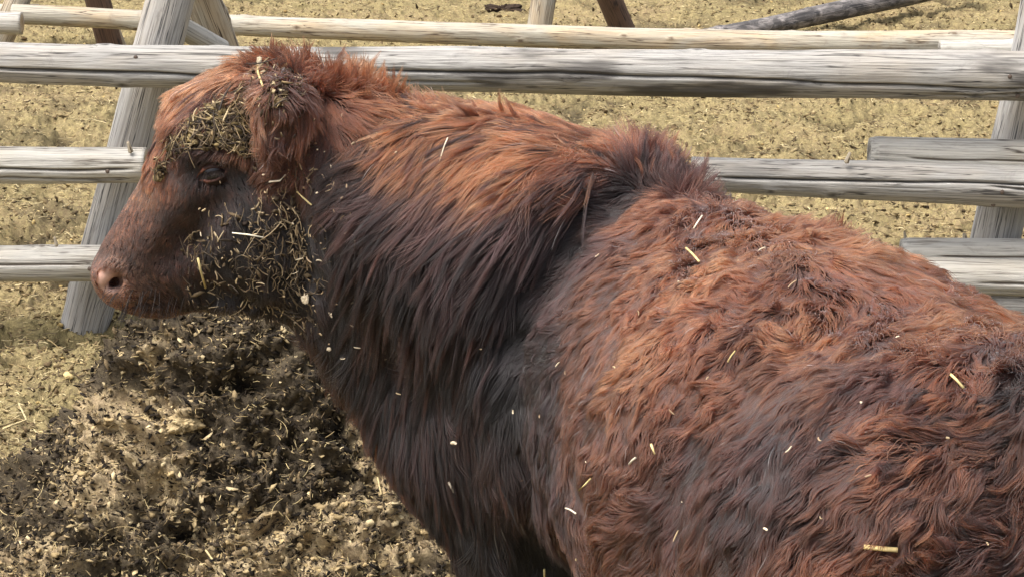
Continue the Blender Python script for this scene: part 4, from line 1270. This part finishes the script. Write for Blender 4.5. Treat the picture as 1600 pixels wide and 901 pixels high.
tag(chips('brow_flakes', p_, n_, .0034, OLV, 94, LUMP), 'broken flakes of dung and straw matted over the cow brow', 'chaff', kind='stuff')
POLL = [(395, 88), (450, 82), (478, 135), (452, 170), (405, 165), (390, 120)]
p_, n_ = scatter(POLL, 190, .013, 193)
tag(chips('poll_flakes', p_, n_, .0036, OLV + [srgb(206, 190, 156)], 194, LUMP), 'dung flakes and dust matted in the poll hair above the ear', 'chaff', kind='stuff')
p_, n_ = scatter(POLL, 70, .014, 195)
litter('poll_chaff', p_, n_, .018, .0008, OLV, 196, .3, 6)
tag(bpy.data.objects['poll_chaff'], 'thin straw bits tangled in the poll tuft', 'chaff', kind='stuff')
p_, n_ = scatter(BROW, 180, .011, 73, browd)
tag(lump_mesh('brow_mud', p_, np.clip(.0056 * rng.lognormal(0, .45, len(p_)), .002, .0085), np.array([srgb(44, 38, 32), srgb(96, 84, 58), srgb(128, 112, 78)])[rng.integers(0, 3, len(p_))], LUMP, 74), 'dark crumbly mud stuck in the hair above the cow eye', 'mud', kind='stuff')
CHEEK = [(285, 372), (345, 340), (400, 300), (430, 262), (520, 262), (545, 340), (530, 440), (500, 540), (440, 500), (300, 490), (285, 430)]
def cheekd(x, y):
    return min(1, .16 + math.exp(-((x - 440) / 45) ** 2 - ((y - 395) / 75) ** 2) + .5 * math.exp(-((x - 330) / 40) ** 2 - ((y - 395) / 30) ** 2) + .7 * math.exp(-((x - 400) / 70) ** 2 - ((y - 480) / 20) ** 2))
p_, n_ = scatter(CHEEK, 480, .011, 75, cheekd)
CHK = [srgb(118, 102, 80), srgb(92, 80, 64), srgb(146, 128, 100), srgb(66, 58, 50), srgb(184, 166, 134), srgb(80, 70, 58)]
litter('cheek_chaff', p_, n_, .016, .0007, CHK, 76, .5, 6, bias=(0, 0, -1.6))
tag(bpy.data.objects['cheek_chaff'], 'grey tan chaff and curled straw tangled in the cheek and jaw hair', 'chaff', kind='stuff')
p_, n_ = scatter(CHEEK, 420, .011, 95, cheekd)
tag(chips('cheek_flakes', p_, n_, .0025, CHK, 96, LUMP, 4.0), 'greyish flakes of dried dung clinging to the cheek hair', 'chaff', kind='stuff')
p_, n_ = scatter([(385, 140), (480, 140), (520, 250), (440, 290), (390, 260)], 60, .02, 97)
tag(chips('ear_flakes', p_, n_, .0024, CHK, 98, LUMP, 2.8), 'few small chaff flakes on the shaggy ear', 'chaff', kind='stuff')
p_, n_ = scatter(CHEEK, 60, .010, 77, cheekd)
tag(lump_mesh('cheek_mud', p_, np.clip(.0034 * rng.lognormal(0, .4, len(p_)), .0015, .008), np.array([srgb(50, 42, 36), srgb(70, 60, 48), srgb(90, 78, 60)])[rng.integers(0, 3, len(p_))], LUMP, 78), 'small crumbs of dried mud hanging in the dark cheek hair', 'mud', kind='stuff')
p_, n_ = scatter([(300, 300), (540, 180), (620, 240), (640, 560), (520, 560), (380, 500)], 90, .018, 79)
p2_, n2_ = scatter([(620, 220), (980, 300), (1500, 520), (1580, 880), (760, 880), (600, 600)], 34, .022, 80)
litter('coat_flecks', np.concatenate([p_, p2_]), np.concatenate([n_, n2_]), .0055, .0010, [srgb(214, 200, 172), srgb(190, 170, 134), srgb(150, 130, 104)], 81, .5, 5)
tag(bpy.data.objects['coat_flecks'], 'tiny pale flecks of chaff dotted over the neck and flank hair', 'chaff', kind='stuff')

PALE = flat_mat('bleached_straw', srgb(214, 206, 184), .6)
YEL = flat_mat('yellow_straw', srgb(206, 188, 132), .6)
for pl, r_, mt, lab in [
    ([(1092, 374), (1097, 365), (1103, 355)], .0018, PALE, 'short white straw in a dark whorl just behind the withers'),
    ([(1080, 405), (1090, 415), (1101, 427)], .0016, YEL, 'thin yellowish straw slanting below the whorl behind the withers'),
    ([(1486, 599), (1495, 607), (1506, 618)], .0017, YEL, 'curved pale straw below the curly tail tuft'),
    ([(1352, 850), (1376, 852), (1402, 854)], .0032, YEL, 'thick flat yellow straw lying level low on the hip'),
    ([(853, 874), (852, 888), (850, 906)], .0022, YEL, 'upright yellow straw in the dark fold behind the shoulder'),
    ([(926, 762), (934, 754), (942, 745)], .0018, YEL, 'short yellow straw on the lower rib hair'),
    ([(904, 788), (912, 791), (921, 797)], .0012, PALE, 'dull grey straw bit under the short yellow rib straw'),
    ([(711, 741), (716, 750), (722, 760)], .0024, PALE, 'small white sliver alone on the dark lower shoulder'),
    ([(686, 503), (697, 500), (708, 490)], .0022, PALE, 'bent white straw in the long grey neck locks'),
    ([(745, 469), (750, 455), (755, 441)], .0018, PALE, 'narrow white straw above the bent one at the end of the mane'),
    ([(547, 361), (563, 364), (564, 382)], .0015, PALE, 'hooked white straw on the black neck behind the cheek'),
    ([(370, 359), (391, 361), (413, 365)], .0014, PALE, 'long white straw lying level across the middle of the cheek'),
    ([(424, 283), (440, 278), (452, 270)], .0016, PALE, 'pale straw under the tip of the ear'),
    ([(478, 296), (488, 307), (498, 319)], .0014, YEL, 'thin straw slanting down behind the jaw below the ear'),
    ([(323, 398), (324, 414), (326, 432)], .0022, YEL, 'thick upright straw near the corner of the mouth'),
    ([(405, 110), (413, 128), (424, 146)], .0018, YEL, 'tan straw stuck in the mud on top of the poll'),
    ([(1146, 576), (1150, 568), (1156, 560)], .0014, YEL, 'tiny tan straw in the middle of the flank'),
    ([(1031, 695), (1034, 702), (1037, 710)], .0019, YEL, 'pale straw in the dark matted spot on the ribs'),
    ([(999, 724), (1003, 719), (1008, 715)], .0022, PALE, 'white straw end below the dark matted spot on the ribs'),
    ([(702, 228), (697, 240), (690, 262)], .0014, PALE, 'fine pale straw among the copper mane locks'),
]:
    pts = []
    for q in pl:
        h, nn = hit(*q)
        if h is None: continue
        pts.append(h + sgrad(h[None])[0] * .020 + np.array([0, -.004, 0]))
    if len(pts) > 1:
        stalk('straw_piece', pts, r_, mt, lab, 'straw', 'single straws caught in the cow coat', flat=.6)
for px, py, s, lab in [(487, 459, .011, 'large pale oval flake on the black neck behind the jaw'), (525, 537, .005, 'small cream flake at the throat edge'), (412, 116, .008, 'cream chip of dung on the poll between tuft and ear')]:
    h, nn = hit(px, py)
    if h is None: continue
    o = lump_mesh('chaff_flake', [(0, 0, 0)], [s], np.array([srgb(206, 192, 166)]), LUMP, int(px), flat=.9)
    o.scale = (.55, .3, 1.15)
    o.location = h + sgrad(h[None])[0] * .020
    tag(o, lab, 'chaff flake', 'pale flakes caught in the cow coat')
